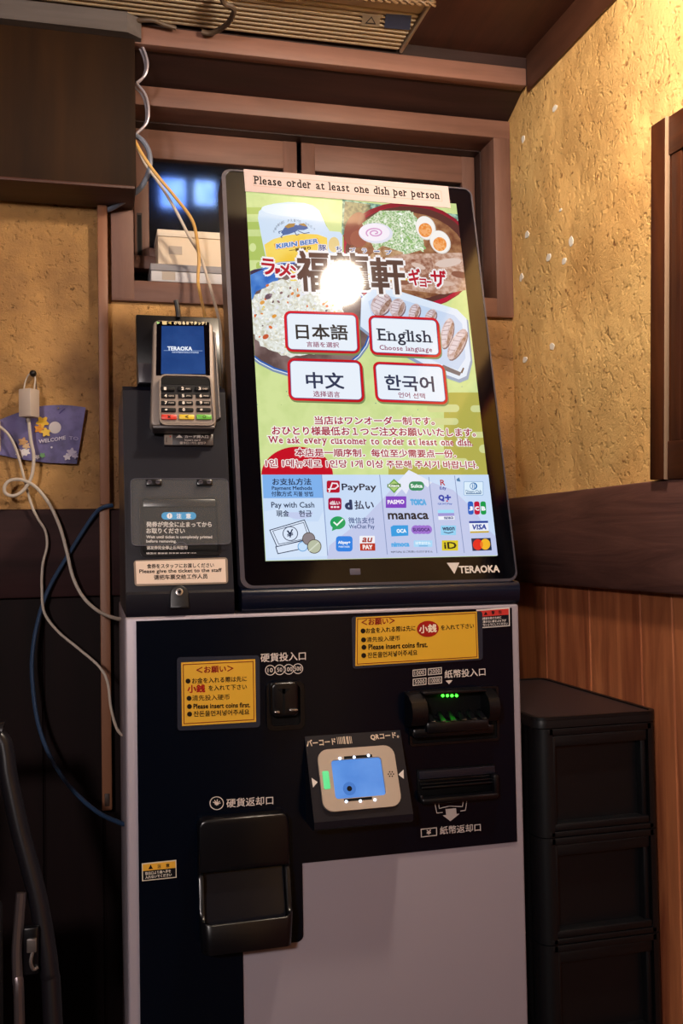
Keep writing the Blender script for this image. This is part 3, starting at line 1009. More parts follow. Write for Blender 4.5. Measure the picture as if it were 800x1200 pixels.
S.rect(420.4, 628.6, 438.2, 646, '#f0f0f6', .06); S.poly([(420.7, 637.6), (438.6, 637.3), (438.8, 646), (421, 646)], '#b52f22')
S.text('au', (423.6, 633.4), (435, 633.4), 5.6, '#a3352f', bold=.03, slant=.3); S.text('PAY', (424, 641.8), (435.6, 641.8), 5.4, '#f6ecea', bold=.05)
# third column
S.poly([(452.4, 570.2), (460.6, 562), (469, 569.8), (460.8, 578.8)], '#5d9d3c'); S.poly([(453.6, 570.2), (460.6, 564), (467.6, 569.8), (460.8, 576.6)], '#a9cc7a')
S.poly([(452.8, 568), (468.4, 567.6), (468.6, 571.8), (453, 572.4)], '#4a7c3a'); S.text('Kitaca', (454.2, 570.1), (467, 569.8), 3.2, '#eef5e2', bold=.05)
S.rect(478, 565, 495.8, 575.8, '#2c8a5c', .45); S.text('Suica', (480, 570.2), (494, 570.2), 4.6, '#e8f4ee', bold=.05)
S.rect(451, 582.4, 475, 596, '#7a3fc0', .05); S.text('PASMO', (453, 589.2), (472.6, 588.8), 5, '#f3ecfa', bold=.05)
S.text('TOICA', (479.6, 589.2), (498.4, 589.4), 7.6, '#57a9e0', bold=.09)
S.text('manaca', (453.4, 605.8), (501, 605.6), 7.6, '#22242c', bold=.03)
S.poly([(456.6, 618.5), (459.6, 616.4), (477, 616.2), (477.4, 628.4), (457.6, 629.4)], '#2f9be0'); S.text('OCA', (463.6, 623), (475, 622.8), 4.6, '#eef7ff', bold=.05)
for k in range(4): S.ell(486 + k * 4.6, 621.4, 5.2, 5.2, '#9a6fd0')
S.text('SUGOCA', (482.6, 621.4), (502.6, 621.4), 4.2, '#4d2f7f', bold=.05)
S.text('nimoca', (457.4, 638.8), (478.6, 638.4), 6, '#4fa9e6', bold=.06)
S.rect(483.6, 634, 505.4, 641.6, '#a6d6f6', .1); S.text('はやかけん', (485.6, 637), (503.4, 637), 3.4, '#e8f6ff', bold=.05); S.rect(489.6, 640, 500, 641, '#5a9fd6')
S.text('※(PiTaPa) はご利用いただけません', (457, 647.6), (505.8, 647.2), 3, '#3a4660', bold=.02)
# fourth column
S.text('R', (514.6, 566.4), (520.2, 566.4), 6.6, '#b01a30', bold=.02); S.text('Edy', (514.2, 573.4), (521.6, 573.4), 4.4, '#2a4aa0', bold=.03)
S.text('Q', (512.4, 584.6), (519.6, 584.6), 8, '#223ea8', bold=.06); S.text('+', (520, 584), (527, 583.6), 6.4, '#223ea8', bold=.05); S.text('QUICPay', (511.6, 591.6), (528.6, 591.4), 2.6, '#4464b8', bold=.03); S.ell(522.6, 588, 1, 1, '#c0203c')
S.poly([(511.6, 598.4), (530.4, 598.2), (530.8, 602), (512, 602.2)], '#9adcf6'); S.poly([(511.9, 602.2), (530.8, 602), (531, 605.4), (512.2, 605.8)], '#9a94d6'); S.poly([(512.2, 605.8), (531, 605.4), (531.3, 609.6), (512.6, 610)], '#eef3fb'); S.text('nanaco', (519, 607.9), (530, 607.6), 3, '#3a4f8a', bold=.04)
S.rect(515.2, 616.6, 533, 627.8, '#8fd0f2', .06); S.text('waon', (517, 620.6), (531.4, 620.4), 4, '#2c4a6f', bold=.04); S.line([(519, 624.4), (524, 625.6), (529.4, 624.2)], 1.0, '#2c4a6f')
S.rect(516.4, 634, 535.4, 646, '#d9c62c', .04); S.text('iD', (519, 640), (533.4, 639.8), 8, '#2a2618', bold=.03)
# fifth column
S.poly([(533.4, 562.6), (536.6, 560.4), (538.2, 565.4), (534.2, 564.8)], '#3c78a8')
S.rect(542, 565, 565, 581.6, '#8fb0d6', .08); S.rect(542.7, 565.7, 564.3, 580.9, '#dbeefc', .06); S.ell(553.4, 570.6, 4.4, 4.2, '#2a6fb0'); S.ell(552.8, 570.6, 3.2, 3.2, '#dbeefc'); S.line([(552.2, 568.6), (552.2, 572.6)], .8, '#2a6fb0'); S.line([(554.2, 568.6), (554.2, 572.6)], .8, '#2a6fb0')
S.text('Diners Club', (544.4, 577), (562.8, 576.8), 4, '#2f5f92', bold=.01); S.line([(545, 579.6), (562, 579.4)], .8, '#2f5f92')
for k, c1 in enumerate(('#1f5fc0', '#c0183a', '#1f9a4a')):
    S.rrect([(546.4 + k * 7.4, 588.6), (552.8 + k * 7.4, 588.4), (553.6 + k * 7.4, 603.8), (547.2 + k * 7.4, 604)], c1, .16)
    S.text('JCB'[k], (547.6 + k * 7.4, 596.8), (552.6 + k * 7.4, 596.8), 5, '#f3f6fb', bold=.06)
S.poly([(548, 611.6), (570.2, 611.2), (571.4, 625), (549.4, 625.6)], '#e9eef8'); S.poly([(548, 611.6), (570.2, 611.2), (570.4, 613.6), (548.2, 614)], '#23409a'); S.poly([(549.2, 623.6), (571.2, 623), (571.4, 625), (549.4, 625.6)], '#c7a93a'); S.text('VISA', (551.6, 618.6), (568.6, 618.2), 6.2, '#23409a', bold=.04, slant=.2)
S.poly([(550.6, 631.8), (573.2, 631.2), (574.8, 645.6), (552.2, 646.4)], '#1c2a48'); S.ell(558.4, 639, 5.8, 6.4, '#e0281e'); S.ell(567, 638.6, 5.8, 6.4, '#f2b62a'); S.poly([(562.7, 634.4), (564.2, 637), (564.4, 640.4), (562.9, 643.2), (561.2, 640.4), (561, 637.2)], '#ec7a22')
S.build('screen_picture', display)
# maker's mark and sensor on the black border
G = Flat(DISP, .0001, P)
G.poly([(523.4, 659.6), (538, 659.4), (532.2, 672.6)], '#cfc4bc')
G.text('TERAOKA', (537.6, 667.6), (585, 666.4), 8.8, '#d8cdc4', bold=.035)
G.build('maker_lettering', display)
t = MB(DISP.M); u0, v1 = D(409.5, 666.5); u1, v0 = D(422.5, 673.5); t.bbox(u0, u1, v0, v1, -.001, .0006, mat('sensor_window', '#565260', rough=.3), r=.0003); t.build('sensor', display)

# paper strip taped along the top of the display
t = MB(DISP.M)
a, b_, c_, d_ = D(285, 199), D(524.3, 219.3), D(527.2, 244.6), D(287, 225)
STRIP = mat('pinkish_paper', '#aa9a9a', rough=.75, spec=.2)
t.prism([d_, c_, b_, a], .0012, .0020, STRIP)
strip = t.build('paper_notice', None, smooth=False)
tag(strip, 'pale pink paper strip taped along the top of the touchscreen', 'notice')
L = Flat(DISP, .0020, P)
L.line([(296, 206.2), (516, 224.8), (517.5, 237), (297, 218.5)], .5, '#9a8078', True)
L.text('Please order at least one dish per person', (296.8, 213.2), (514.6, 231.4), 12.6, '#0d0b0b', bold=.022, ser=True)
L.build('lettering', strip)

# ---- ticket printer housing on the left -----------------------------
UM = (.002, .1305)
st, ct = math.sin(TH), math.cos(TH)
vt = .263
top = (vt * st, ZD + vt * ct)
t = MB()
prof = [(-.001, ZB + .0005), (-.003, ZB + .006), (-.003, ZD - .003), (0, ZD), (top[0] - .001, top[1] - .006), (top[0] + .006, top[1]), (.27, top[1]), (.30, top[1] - .03), (.30, ZB + .0005)]
t.prism(prof, UM[0], UM[1], MODULE, axis=0)
hous = t.build('printer_housing', TM, angle=20)
# window recess behind the clear flap
wq = [D(163, 582), D(256, 582), D(259.5, 653), D(164.5, 655)]
wu0, wu1 = wq[0][0], wq[1][0]
wv0, wv1 = wq[3][1] + .002, wq[0][1]
t = MB(DISP.M)
t.ring(rrect_pts(wu0, wu1, wv0, wv1, .006), rrect_pts(wu0 + .003, wu1 - .003, wv0 + .003, wv1 - .003, .005), -.001, .0022, BLACKS)
t.box(wu0 + .002, wu1 - .002, wv0 + .002, wv1 - .002, -.001, .0004, DEEP)
t.bbox(wu0 + .004, wu1 - .004, wv1 - .014, wv1 - .004, .0002, .0022, BLACKS, r=.001)
t.build('ticket_outlet', hous)
L = Flat(DISP, .0006, P)
L.rect(189, 600.4, 229.8, 609, '#3b9fe0', .5)
L.ell(198.6, 604.7, 3.2, 3.2, '#f0f4fa'); L.text('!', (198.1, 604.7), (199.1, 604.7), 4, '#3b6f9a', bold=.03)
L.text('注', (206.6, 604.8), (212.6, 604.8), 6, '#eaf3fb', bold=.03); L.text('意', (217.6, 604.8), (223.6, 604.8), 6, '#eaf3fb', bold=.03)
INKW = '#cfcac8'
for s1, x0, x1, y, h, b_ in (('発券が完全に止まってから', 171.3, 248, 614.6, 6.6, .03), ('お取りください', 171.3, 216.4, 622.2, 6.4, .03), ('Wait until ticket is completely printed', 171.3, 248.4, 629.8, 4.4, .03), ('before removing.', 171.3, 206.6, 634.8, 4.4, .03), ('请发券完全停止后再取用', 171.6, 219.4, 641.8, 4.8, .03), ('발권이 완전히 멈추면 받아주세요', 171.6, 230.4, 649.6, 4.6, .03)):
    L.text(s1, (x0, y), (x1, y + .1), h, INKW, bold=b_)
L.build('lettering', hous)
# clear hinged flap
CLR = bpy.data.materials.new('clear_acrylic'); CLR.use_nodes = True
_n = CLR.node_tree.nodes; _b = _n['Principled BSDF']
_b.inputs['Base Color'].default_value = (.9, .92, .95, 1); _b.inputs['Roughness'].default_value = .12; _b.inputs['Alpha'].default_value = .035; _b.inputs['Specular IOR Level'].default_value = .5
EDGE = mat('acrylic_edge', '#5c5c68', rough=.25)
f0, f1 = D(154, 640, .005), D(267, 561, .005)
t = MB(DISP.M)
fo = rrect_pts(f0[0], f1[0], f0[1], f1[1], .006)
t.prism(fo, .0045, .0062, CLR)
fi_ = rrect_pts(f0[0] + .0006, f1[0] - .0006, f0[1] + .0006, f1[1] - .0006, .0056)
t.ring(fo, fi_, .0044, .0064, EDGE)
flap = t.build('clear_flap', hous, smooth=False)
for cx in (180, 239.5):
    hu, hv = D(cx, 565.8, .006)
    t = MB(DISP.M)
    t.bbox(hu - .0095, hu + .0095, hv - .004, hv + .004, .001, .009, BLACKS, r=.0015)
    for dx in (-.005, .005):
        t.prism([(hu + dx + .0027 * math.cos(k * math.pi / 6), hv + .0027 * math.sin(k * math.pi / 6)) for k in range(12)], .009, .0102, RIM)
        t.box(hu + dx - .0018, hu + dx + .0018, hv - .0004, hv + .0004, .0101, .0103, DEEP)
    t.build('hinge', flap)
lu, lv = D(212, 638, .006)
t = MB(DISP.M); t.ring([(lu + .007 * math.cos(k * math.pi / 10), lv - .002 + .005 * math.sin(k * math.pi / 10)) for k in range(20)], [(lu + .0063 * math.cos(k * math.pi / 10), lv - .002 + .0044 * math.sin(k * math.pi / 10)) for k in range(20)], .0062, .0068, EDGE); t.build('finger_notch', flap, smooth=False)
# lock in its recess
t = MB(DISP.M)
lu, lv = D(209.8, 694.4, .001)
arch = [(lu - .0115, -.022), (lu + .0115, -.022)] + [(lu + .0108 * math.cos(math.radians(a)), lv - .001 + .0095 * math.sin(math.radians(a))) for a in range(0, 181, 20)]
arch_i = [(lu + (p[0] - lu) * .86, -.012 + (p[1] + .012) * .88) for p in arch]
t.prism(arch, -.001, .0036, mat('lock_recess_black', '#0c0d13', rough=.4), bev=.0012)
t.prism([(lu + .0048 * math.cos(k * math.pi / 10), lv + .0048 * math.sin(k * math.pi / 10)) for k in range(20)], .003, .0052, SILV2, bev=.0008)
t.prism([(lu + .0022 * math.cos(k * math.pi / 6), lv + .0022 * math.sin(k * math.pi / 6)) for k in range(12)], .005, .0055, BLACKS)
t.build('lock', hous)
# laminated ticket notice
def notice(name, plane, quad, quad2, n0, paper, label, film=LAMI, grp=None):
    a, b_, c_, d_ = [Vector(plane.at(p[0], p[1])) for p in quad]
    w_, h_ = (b_ - a).length, (a - d_).length
    pts = []
    for x, y in rrect_pts(0, w_, 0, h_, .004):
        X, Y = x / w_, y / h_
        p = (d_ * (1 - X) + c_ * X) * (1 - Y) + (a * (1 - X) + b_ * X) * Y
        pts.append((p.x, p.y))
    t = MB(plane.M)
    t.prism(pts, n0, n0 + .0008, film)
    o = t.build(name, None, smooth=False)
    tag(o, label, 'notice', grp)
    q = [plane.at(p[0], p[1]) for p in quad2]
    t = MB(plane.M)
    t.prism([q[3], q[2], q[1], q[0]], n0 + .0006, n0 + .0011, paper)
    t.build('paper', o, smooth=False)
    return o, Flat(plane, n0 + .0012, P)
CREAM = mat('cream_paper', '#dfc9b8', rough=.55)
o, L = notice('laminated_notice', DISP, [(156.4, 657), (266.4, 653.4), (267.2, 684), (157.8, 687.2)], [(158.8, 658.2), (263.6, 655.6), (264.6, 682.4), (160, 684.8)], .0008, CREAM, 'cream laminated ticket notice below the clear flap of the printer housing', mat('clear_rim_film', '#8f7f72', rough=.25))
for s1, x0, x1, y0, y1, h in (('食券をスタッフにお渡しください', 172, 250.4, 664, 662.6, 5.6), ('Please give the ticket to the staff', 163, 259.6, 670.6, 669, 5.8), ('请把车票交给工作人员', 180, 243, 677, 675.6, 6)):
    L.text(s1, (x0, y0), (x1, y1), h, '#3a302c', bold=.03)
L.build('lettering', o)
# plate that carries the card terminal
t = MB(DISP.M)
pu0, pv1 = D(159, 368, .003); pu1, _ = D(257, 376, .003)
t.bbox(pu0, pu1, .2645, pv1, -.014, .0032, BLACKS, r=.002)
t.bbox(pu0 + .02, pu1 - .02, .15, .30, -.06, -.012, BLACKP, r=.003)
t.bbox(pu0 + .001, pu0 + .02, .265, pv1 - .068, 0, .006, mat('grey_bracket', '#3a3840', rough=.35), r=.002)
t.build('terminal_bracket', TM)

# ---- controls on the front ------------------------------------------
def fbox(t, x0, y0, x1, y1, n0, n1, m, r=.0015):
    u0, v1 = F((x0), y0, n1); u1, v0 = F(x1, y1, n1)
    t.bbox(u0, u1, v0, v1, n0, n1, m, r=r)
    return u0, u1, v0, v1
# coin slot
t = MB(FRONT.M)
u0, v1 = F(310.5, 799); u1, v0 = F(355, 852)
t.ring(rrect_pts(u0, u1, v0, v1, .007), rrect_pts(u0 + .005, u1 - .005, v0 + .005, v1 - .005, .005), FN - .001, FN + .004, BLACKS)
t.box(u0 + .004, u1 - .004, v0 + .004, v1 - .004, FN - .001, FN + .0008, DEEP)
a0, b1 = F(317.5, 800.5, .018); a1, b0 = F(350, 839.5, .018)
t.prism(rrect_pts(a0, a1, b0, b1, .006), FN, .018, BLACKS, bev=.003)
coin = t.build('coin_slot', TM)
t = MB(FRONT.M)
cx = F(332.5, 820, .018)[0]
ztop_, zbot = F(332, 807, .018)[1], F(333, 836, .018)[1]
t.box(cx - .0017, cx + .0017, zbot, ztop_, .016, .0183, DEEP)
t.prism([(cx - .008, ztop_), (cx - .002, ztop_ - .006), (cx + .002, ztop_ - .006), (cx + .0085, ztop_)], .016, .0183, DEEP)
t.build('slot_opening', coin, smooth=False)
t = MB(FRONT.M)
t.bbox(a0 + .003, a0 + .0095, b0 + .006, b0 + .0085, .016, .0235, SILV2, r=.0008)
t.bbox(a1 - .0125, a1 - .002, b0 + .0075, b0 + .010, .016, .0235, SILV2, r=.0008)
t.build('coin_guide', coin)
# note inserter
t = MB(FRONT.M)
u0, v1 = F(476.5, 808.5); u1, v0 = F(582, 866)
t.ring(rrect_pts(u0, u1, v0, v1, .003), rrect_pts(u0 + .003, u1 - .003, v0 + .003, v1 - .003, .002), FN - .001, FN + .003, BLACKS)
t.box(u0 + .002, u1 - .002, v0 + .002, v1 - .002, FN - .001, FN + .0006, DEEP)
zz = lambda py: F(530, py, .02)[1]
# cheeks: profile in (n, v)
chk = [(FN, zz(810)), (.022, zz(813)), (.034, zz(819)), (.038, zz(828)), (.037, zz(838)), (.030, zz(846)), (FN, zz(851))]
def cheek(x0, x1):
    v = [(x, p[1], p[0]) for x in (x0, x1) for p in chk]
    n = len(chk)
    f = [(i, (i + 1) % n, n + (i + 1) % n, n + i) for i in range(n)] + [list(range(n))[::-1], [n + i for i in range(n)]]
    t.add(v, f, BLACKS)
cl0, cl1 = F(481, 825, .03)[0], F(499, 825, .03)[0]
cr0, cr1 = F(571, 825, .03)[0], F(583.5, 825, .03)[0]
cheek(cl0, cl1); cheek(cr0, cr1)
t.bbox(cl1 - .001, cr0 + .001, zz(812), zz(809), FN, .026, BLACKS, r=.001)
t.bbox(cl1 - .001, cr0 + .001, zz(856), zz(842), FN, .034, BLACKS, r=.004)
t.bbox(cl0 + .004, cr1 - .004, zz(862), zz(850), FN, .026, BLACKS, r=.004)
ins = t.build('note_inserter', TM)
t = MB(FRONT.M)
for k in range(6):
    x = cl1 + .004 + k * (cr0 - cl1 - .014) / 5
    v = [(x, zz(838), .012), (x + .007, zz(838), .012), (x + .007, zz(842), .034), (x, zz(842), .034), (x + .004, zz(834), .012), (x + .007, zz(834), .012), (x + .007, zz(841), .033), (x + .0055, zz(841), .033)]
    t.add(v, [(0, 1, 2, 3), (4, 7, 6, 5), (0, 4, 5, 1), (1, 5, 6, 2), (2, 6, 7, 3), (3, 7, 4, 0)], BLACKS)
t.build('guide_teeth', ins, smooth=False)
GLED = mat('green_led', '#001000', emit='#35ff2a', es=7)
for k in range(4):
    t = MB(FRONT.M)
    gx, gz = F(518.6 + k * 5.4, 815.2, .012)
    t.ball((gx, gz, .012), .0019, GLED, 10, 8)
    t.build('indicator_light', ins)
# note return
t = MB(FRONT.M)
u0, v1 = F(486.5, 901); u1, v0 = F(578, 931)
t.bbox(u0, u1, v0 + .006, v1, FN - .001, FN + .002, DEEP, r=.001)
t.bbox(u0 + .001, u1 - .002, v1 - .011, v1 - .001, FN, FN + .006, mat('dark_grey_flap', '#23232e', rough=.3), r=.001)
for k, (dz, nn) in enumerate(((.0125, .010), (.016, .014), (.0195, .017))):
    t.bbox(u0 + .002, u1 - .008, v1 - dz - .0022, v1 - dz, FN, nn, BLACKS, r=.0006)
t.bbox(u0 + .001, u1 - .001, v0, v0 + .008, FN, .022, BLACKS, r=.003)
t.bbox(u1 - .008, u1, v0 + .001, v1 - .010, FN, .021, BLACKS, r=.003)
t.bbox(u0 - .0005, u0 + .004, v0 + .001, v0 + .012, FN, .019, BLACKS, r=.002)
t.build('note_return', TM)
# code reader: a wedge leaning out at the bottom
zA, zBm = F(400, 859)[1], .985
xA0, xA1 = F(355.8, 861.5)[0], F(467, 856.6)[0]
Yo = .052                                             # how far its lower edge stands out
zC = 1.024 - .0
# wedge plane
zl = pt(424, 959, -Yo).z
W = Plane((0, -.006, zA), (1, 0, 0), (0, (Yo - .006), zA - zl))
hgt = math.hypot(Yo - .006, zA - zl)
t = MB()
yz = [(-.003, zA), (-.006, zA), (-Yo, zl), (-Yo, zl - .008), (-Yo + .008, zl - .012), (-.003, zl - .012)]
t.prism(yz, xA0, xA1, MODULE, axis=0)
rd = t.build('code_reader', TM, smooth=False)
def Wq(px, py, n=0): return W.at(px, py, n)
# beige surround
t = MB(W.M)
q = [Wq(369.6, 881), Wq(459, 873), Wq(470.4, 944.5), Wq(379.4, 953.4)]
ru0, ru1 = (q[0][0] + q[3][0]) / 2, (q[1][0] + q[2][0]) / 2
rv1, rv0 = (q[0][1] + q[1][1]) / 2, (q[2][1] + q[3][1]) / 2
q2 = [Wq(386, 892), Wq(445, 888), Wq(451.5, 932), Wq(393, 938)]
su0, su1 = (q2[0][0] + q2[3][0]) / 2, (q2[1][0] + q2[2][0]) / 2
sv1, sv0 = (q2[0][1] + q2[1][1]) / 2, (q2[2][1] + q2[3][1]) / 2
t.ring(rrect_pts(ru0, ru1, rv0, rv1, .013), rrect_pts(su0, su1, sv0, sv1, .004), .0002, .0045, BEIGE)
sr = t.build('reader_surround', rd, smooth=False)
BLUEW = mat('blue_lit_reader_window', '#04101f', rough=.15, emit='#4f86d6', es=1.0, noise=(14, '#6ea2ea', .35, .7))
t = MB(W.M)
t.box(su0, su1, sv0, sv1, .0003, .0012, BLUEW)
cu, cv = Wq(409, 924.5)
t.prism([(cu + .008 * math.cos(k * math.pi / 12), cv + .008 * math.sin(k * math.pi / 12)) for k in range(24)], .001, .0014, mat('lens_ring_blue', '#0a1830', rough=.2, emit='#4277c4'))
t.prism([(cu + .0032 * math.cos(k * math.pi / 8), cv + .0032 * math.sin(k * math.pi / 8)) for k in range(16)], .0013, .0018, DEEP)
t.build('reader_window', rd, smooth=False)
WLED = mat('white_blue_led', '#101820', emit='#cfe2ff', es=5)
for px, py in ((398, 889), (414.6, 887.6), (431.4, 885.6), (405.4, 939.4), (422, 938.8), (439, 937.4)):
    cu, cv = Wq(px, py, .004)
    t = MB(W.M)
    t.ball((cu, cv, .0046), .0017, WLED, 10, 8)
    t.build('indicator_light', rd)
for y_ in (888, 938):
    t = MB(W.M)
    a_, b_ = Wq(403, y_, .0045), Wq(436, y_ - 1.6, .0045)
    t.box(a_[0], b_[0], a_[1] - .0016, a_[1] + .0016, .004, .0047, DEEP)
    t.build('led_strip', rd, smooth=False)
t = MB(W.M)
g = [Wq(376.6, 905), Wq(384, 904.6), Wq(386, 925.4), Wq(378.6, 926)]
gu0, gu1 = (g[0][0] + g[3][0]) / 2, (g[1][0] + g[2][0]) / 2
t.bbox(gu0, gu1, g[3][1], g[0][1], .004, .0055, mat('green_status_lamp', '#0a2a14', emit='#5fe08c', es=1.0), r=.0012)
t.build('status_lamp', rd)
L = Flat(W, .0046, P)
for k in range(7):
    a_ = k * math.pi / 3
    px, py = (456.8 + (3 * math.cos(a_) if k < 6 else 0), 908.2 + (2.9 * math.sin(a_) if k < 6 else 0))
    L.ell(px, py, .9, .9, '#2a2420', seg=8)
L.n = .0003
GOLD = '#d8c3ad'
L.poly([(364.8, 911.4), (372, 916.6), (366.6, 923)], '#d9cfc8'); L.poly([(472.6, 902), (466.4, 907.8), (473, 912.8)], '#d9cfc8')
L.text('バーコード', (359, 871.4), (393, 868.6), 8, GOLD, bold=.03)
x = 394.6
random.seed(4)
while x < 412:
    wd = random.choice((.6, .9, 1.4)); L.line([(x, 864.2 - (x - 394) * .05), (x + 1.2, 871.8 - (x - 394) * .05)], wd, GOLD); x += wd + random.choice((.8, 1.1))
L.text('QRコード。', (434, 864.4), (467, 861.4), 7.6, GOLD, bold=.03)
L.build('reader_lettering', rd)
# coin return: hood, chute and cup
t = MB(FRONT.M)
hx0, hz1 = F(232, 961, .02); hx1, _ = F(338, 957, .02); hz0 = F(285, 1020, .024)[1]
HN = .024
def hoodp(v0): return [(hx0, v0), (hx1, v0), (hx1, hz1 - .007), (hx1 - .003, hz1 - .002), (hx1 - .008, hz1), (hx0 + .008, hz1), (hx0 + .003, hz1 - .002), (hx0, hz1 - .007)]
t.prism(hoodp(hz0), FN - .001, HN, BLACKS, bev=.003)
cr = t.build('coin_return', TM)
lipz = F(290, 1080, .045)[1]; botz = F(290, 1116, .045)[1]
ON = .046                                            # the cup stands out this far
path = []                                            # plan view (x, n, lip height)
hz = hz0 + .004
for n_, z_ in ((FN, hz), (.016, hz), (.024, hz - .008), (.030, lipz + .012), (.034, lipz + .004)):
    path.append((hx0, n_, z_))
for k in range(1, 7):
    a = math.radians(180 - 90 * k / 6)
    path.append((hx0 + .012 + .012 * math.cos(a), .034 + .012 * math.sin(a), lipz + .004 * (1 - k / 6)))
for k in range(1, 7):
    a = math.radians(90 - 90 * k / 6)
    path.append((hx1 - .012 + .012 * math.cos(a), .034 + .012 * math.sin(a), lipz + .004 * (k / 6) if k else lipz))
for n_, z_ in ((.030, lipz + .012), (.024, hz - .008), (.016, hz), (FN, hz)):
    path.append((hx1, n_, z_))
cxm = (hx0 + hx1) / 2
outer, inner = [], []
th_ = .005
for x, n_, z_ in path:
    outer.append((x, n_, z_))
    sx = th_ * (1 if x < cxm else -1) * (1 if min(x - hx0, hx1 - x) < .0121 else 0)
    inner.append((min(max(x, hx0 + th_), hx1 - th_), min(n_, ON - th_), z_))
t = MB(FRONT.M)
N_ = len(path)
rows = []
def tap(p, z):                                       # the cup narrows a little to its foot
    k = .94
    return (cxm + (p[0] - cxm) * (.97 if z == botz else 1), z, p[1] * (.93 if z == botz else 1) if p[1] > .02 else p[1])
V = []
for p in outer: V.append(tap(p, botz))
for p in outer: V.append((p[0], p[2] - .0015, p[1]))
for p, i in zip(outer, inner): V.append(((p[0] * .6 + i[0] * .4), p[2], (p[1] * .6 + i[1] * .4)))
for i in inner: V.append((i[0], i[2] - .001, i[1]))
for i in inner: V.append((i[0], botz + .008, i[1]))
FF = []
for k in range(4):
    for i in range(N_ - 1):
        FF.append((k * N_ + i, k * N_ + i + 1, (k + 1) * N_ + i + 1, (k + 1) * N_ + i))
FF.append([i for i in range(N_)][::-1])
FF.append([4 * N_ + i for i in range(N_)])
t.add(V, FF, BLACKS)
t.build('coin_cup', cr, angle=60)
t = MB(FRONT.M)
a = [(hx0 + .006, hz0 + .004, FN + .001), (hx1 - .006, hz0 + .004, FN + .001), (hx1 - .006, botz + .009, .030), (hx0 + .006, botz + .009, .030)]
b_ = [(p[0], p[1] - .002, p[2] - .003) for p in a]
t.add(a + b_, [(0, 3, 2, 1), (4, 5, 6, 7), (0, 1, 5, 4), (1, 2, 6, 5), (2, 3, 7, 6), (3, 0, 4, 7)], mat('chute_grey', '#15151b', rough=.18))
t.build('coin_chute', cr, smooth=False)

# ---- printing on the front panel --------------------------------------
L = Flat(FRONT, FN + .0001, P, offs=FN)
PK = '#d9c9c0'
L.text('硬貨投入口', (305.2, 771), (358.2, 768.4), 10.4, PK, bold=.015)
COINS = (((316.5, 785.4), '10'), ((327.5, 784.9), '50'), ((338.2, 784.3), '100'), ((348.9, 783.6), '500'))
for (x, y), s1 in COINS:
    L.ell(x, y, 6.1, 6.2, PK)
for (x, y), s1 in COINS:
    L.ell(x, y, 5.2, 5.3, '#04070f')
for (x, y), s1 in COINS:
    wt = 3.1 if len(s1) == 2 else 4.3
    L.text(s1, (x - wt, y + .1), (x + wt, y - .2), 5, PK, bold=.012)
L.ell(253.8, 941.2, 8.4, 8, PK); L.ell(253.8, 941.2, 7.4, 7, '#04070f')
for a in (80, 35, 125, 5, 160):
    ca, sa = 4.2 * math.cos(math.radians(a)), 4.2 * math.sin(math.radians(a))
    L.line([(253.8 - ca * .5, 941.4 + sa * .5), (253.8 + ca, 941.4 - sa)], 1.0, PK)
L.text('硬貨返却口', (265.2, 941.4), (320, 937.6), 10.4, PK, bold=.012)
for (x0, y0, x1, y1), s1 in (((483.2, 784.2, 499, 792.2), '1000'), ((501.2, 782.6, 517.4, 790.6), '2000'), ((483.4, 794.8, 499.4, 803), '5000'), ((501.4, 793.2, 517.6, 801.4), '10000')):
    for q_, c1 in ((0, PK), (.9, '#04070f')):
        L.poly([(x0 + q_, y0 + .8 + q_), (x1 - q_, y0 - .8 + q_), (x1 - q_, y1 - .8 - q_), (x0 + q_, y1 + .8 - q_)], c1)
    L.text(s1, (x0 + 2.2, (y0 + y1) / 2 + .6), (x1 - 2.2, (y0 + y1) / 2 - .6), 4.8, PK, bold=.006)
L.text('紙幣投入口', (520.6, 790.2), (568.4, 787), 9.6, PK, bold=.015)
L.poly([(521.6, 797.6), (530, 797), (525.8, 801.8)], PK)
L.line([(509, 939.6), (547, 936.4), (545, 949.6), (539.4, 950.2)], .8, PK); L.line([(509, 939.6), (511.4, 952.6), (518, 952)], .8, PK)
L.line([(513.6, 939.4), (514.4, 947.4), (526, 944.6), (541.6, 945.2), (542.6, 937)], .8, PK)
L.poly([(521.6, 948), (534, 947), (534.6, 953.8), (538.4, 953.4), (527.4, 962.2), (518.4, 955.4), (522.4, 955)], '#c6b8b2')
for q_, c1 in ((0, PK), (1, '#04070f')):
    L.poly([(492.6 + q_, 971.2 + q_), (511.6 - q_, 969.4 + q_), (511.8 - q_, 979.2 - q_), (493 + q_, 981.2 - q_)], c1)
L.text('¥', (499.4, 975.4), (504.8, 974.8), 5.6, PK, bold=.03)
L.text('紙幣返却口', (515.2, 973.2), (563, 969.2), 9.6, PK, bold=.012)
L.build('panel_lettering', panel)
# stickers
def sticker(name, quad, base, label):
    q_ = [F(p[0], p[1], FN) for p in quad]
    t = MB(FRONT.M); t.prism([q_[3], q_[2], q_[1], q_[0]], FN, FN + .0004, base)
    return t.build(name, panel, smooth=False, label=label), Flat(FRONT, FN + .0005, P, offs=FN)
o, L = sticker('warning_sticker', [(557.8, 714.4), (596.8, 711.6), (597.2, 733.6), (558, 736.4)], P('#d8ccc6'), 'red and black warning sticker')
L.poly([(559, 716), (595.6, 713.2), (595.8, 720.2), (559.2, 723)], '#c63a34'); L.poly([(559.2, 723), (595.8, 720.2), (596, 732.6), (559.4, 735.2)], '#14121a')
L.poly([(566.6, 720.8), (568.8, 716.4), (571, 720.4)], '#231518'); L.text('警', (575.4, 717.9), (579.4, 717.7), 4.4, '#231518', bold=.03); L.text('告', (583.6, 717.4), (587.6, 717.2), 4.4, '#231518', bold=.03)
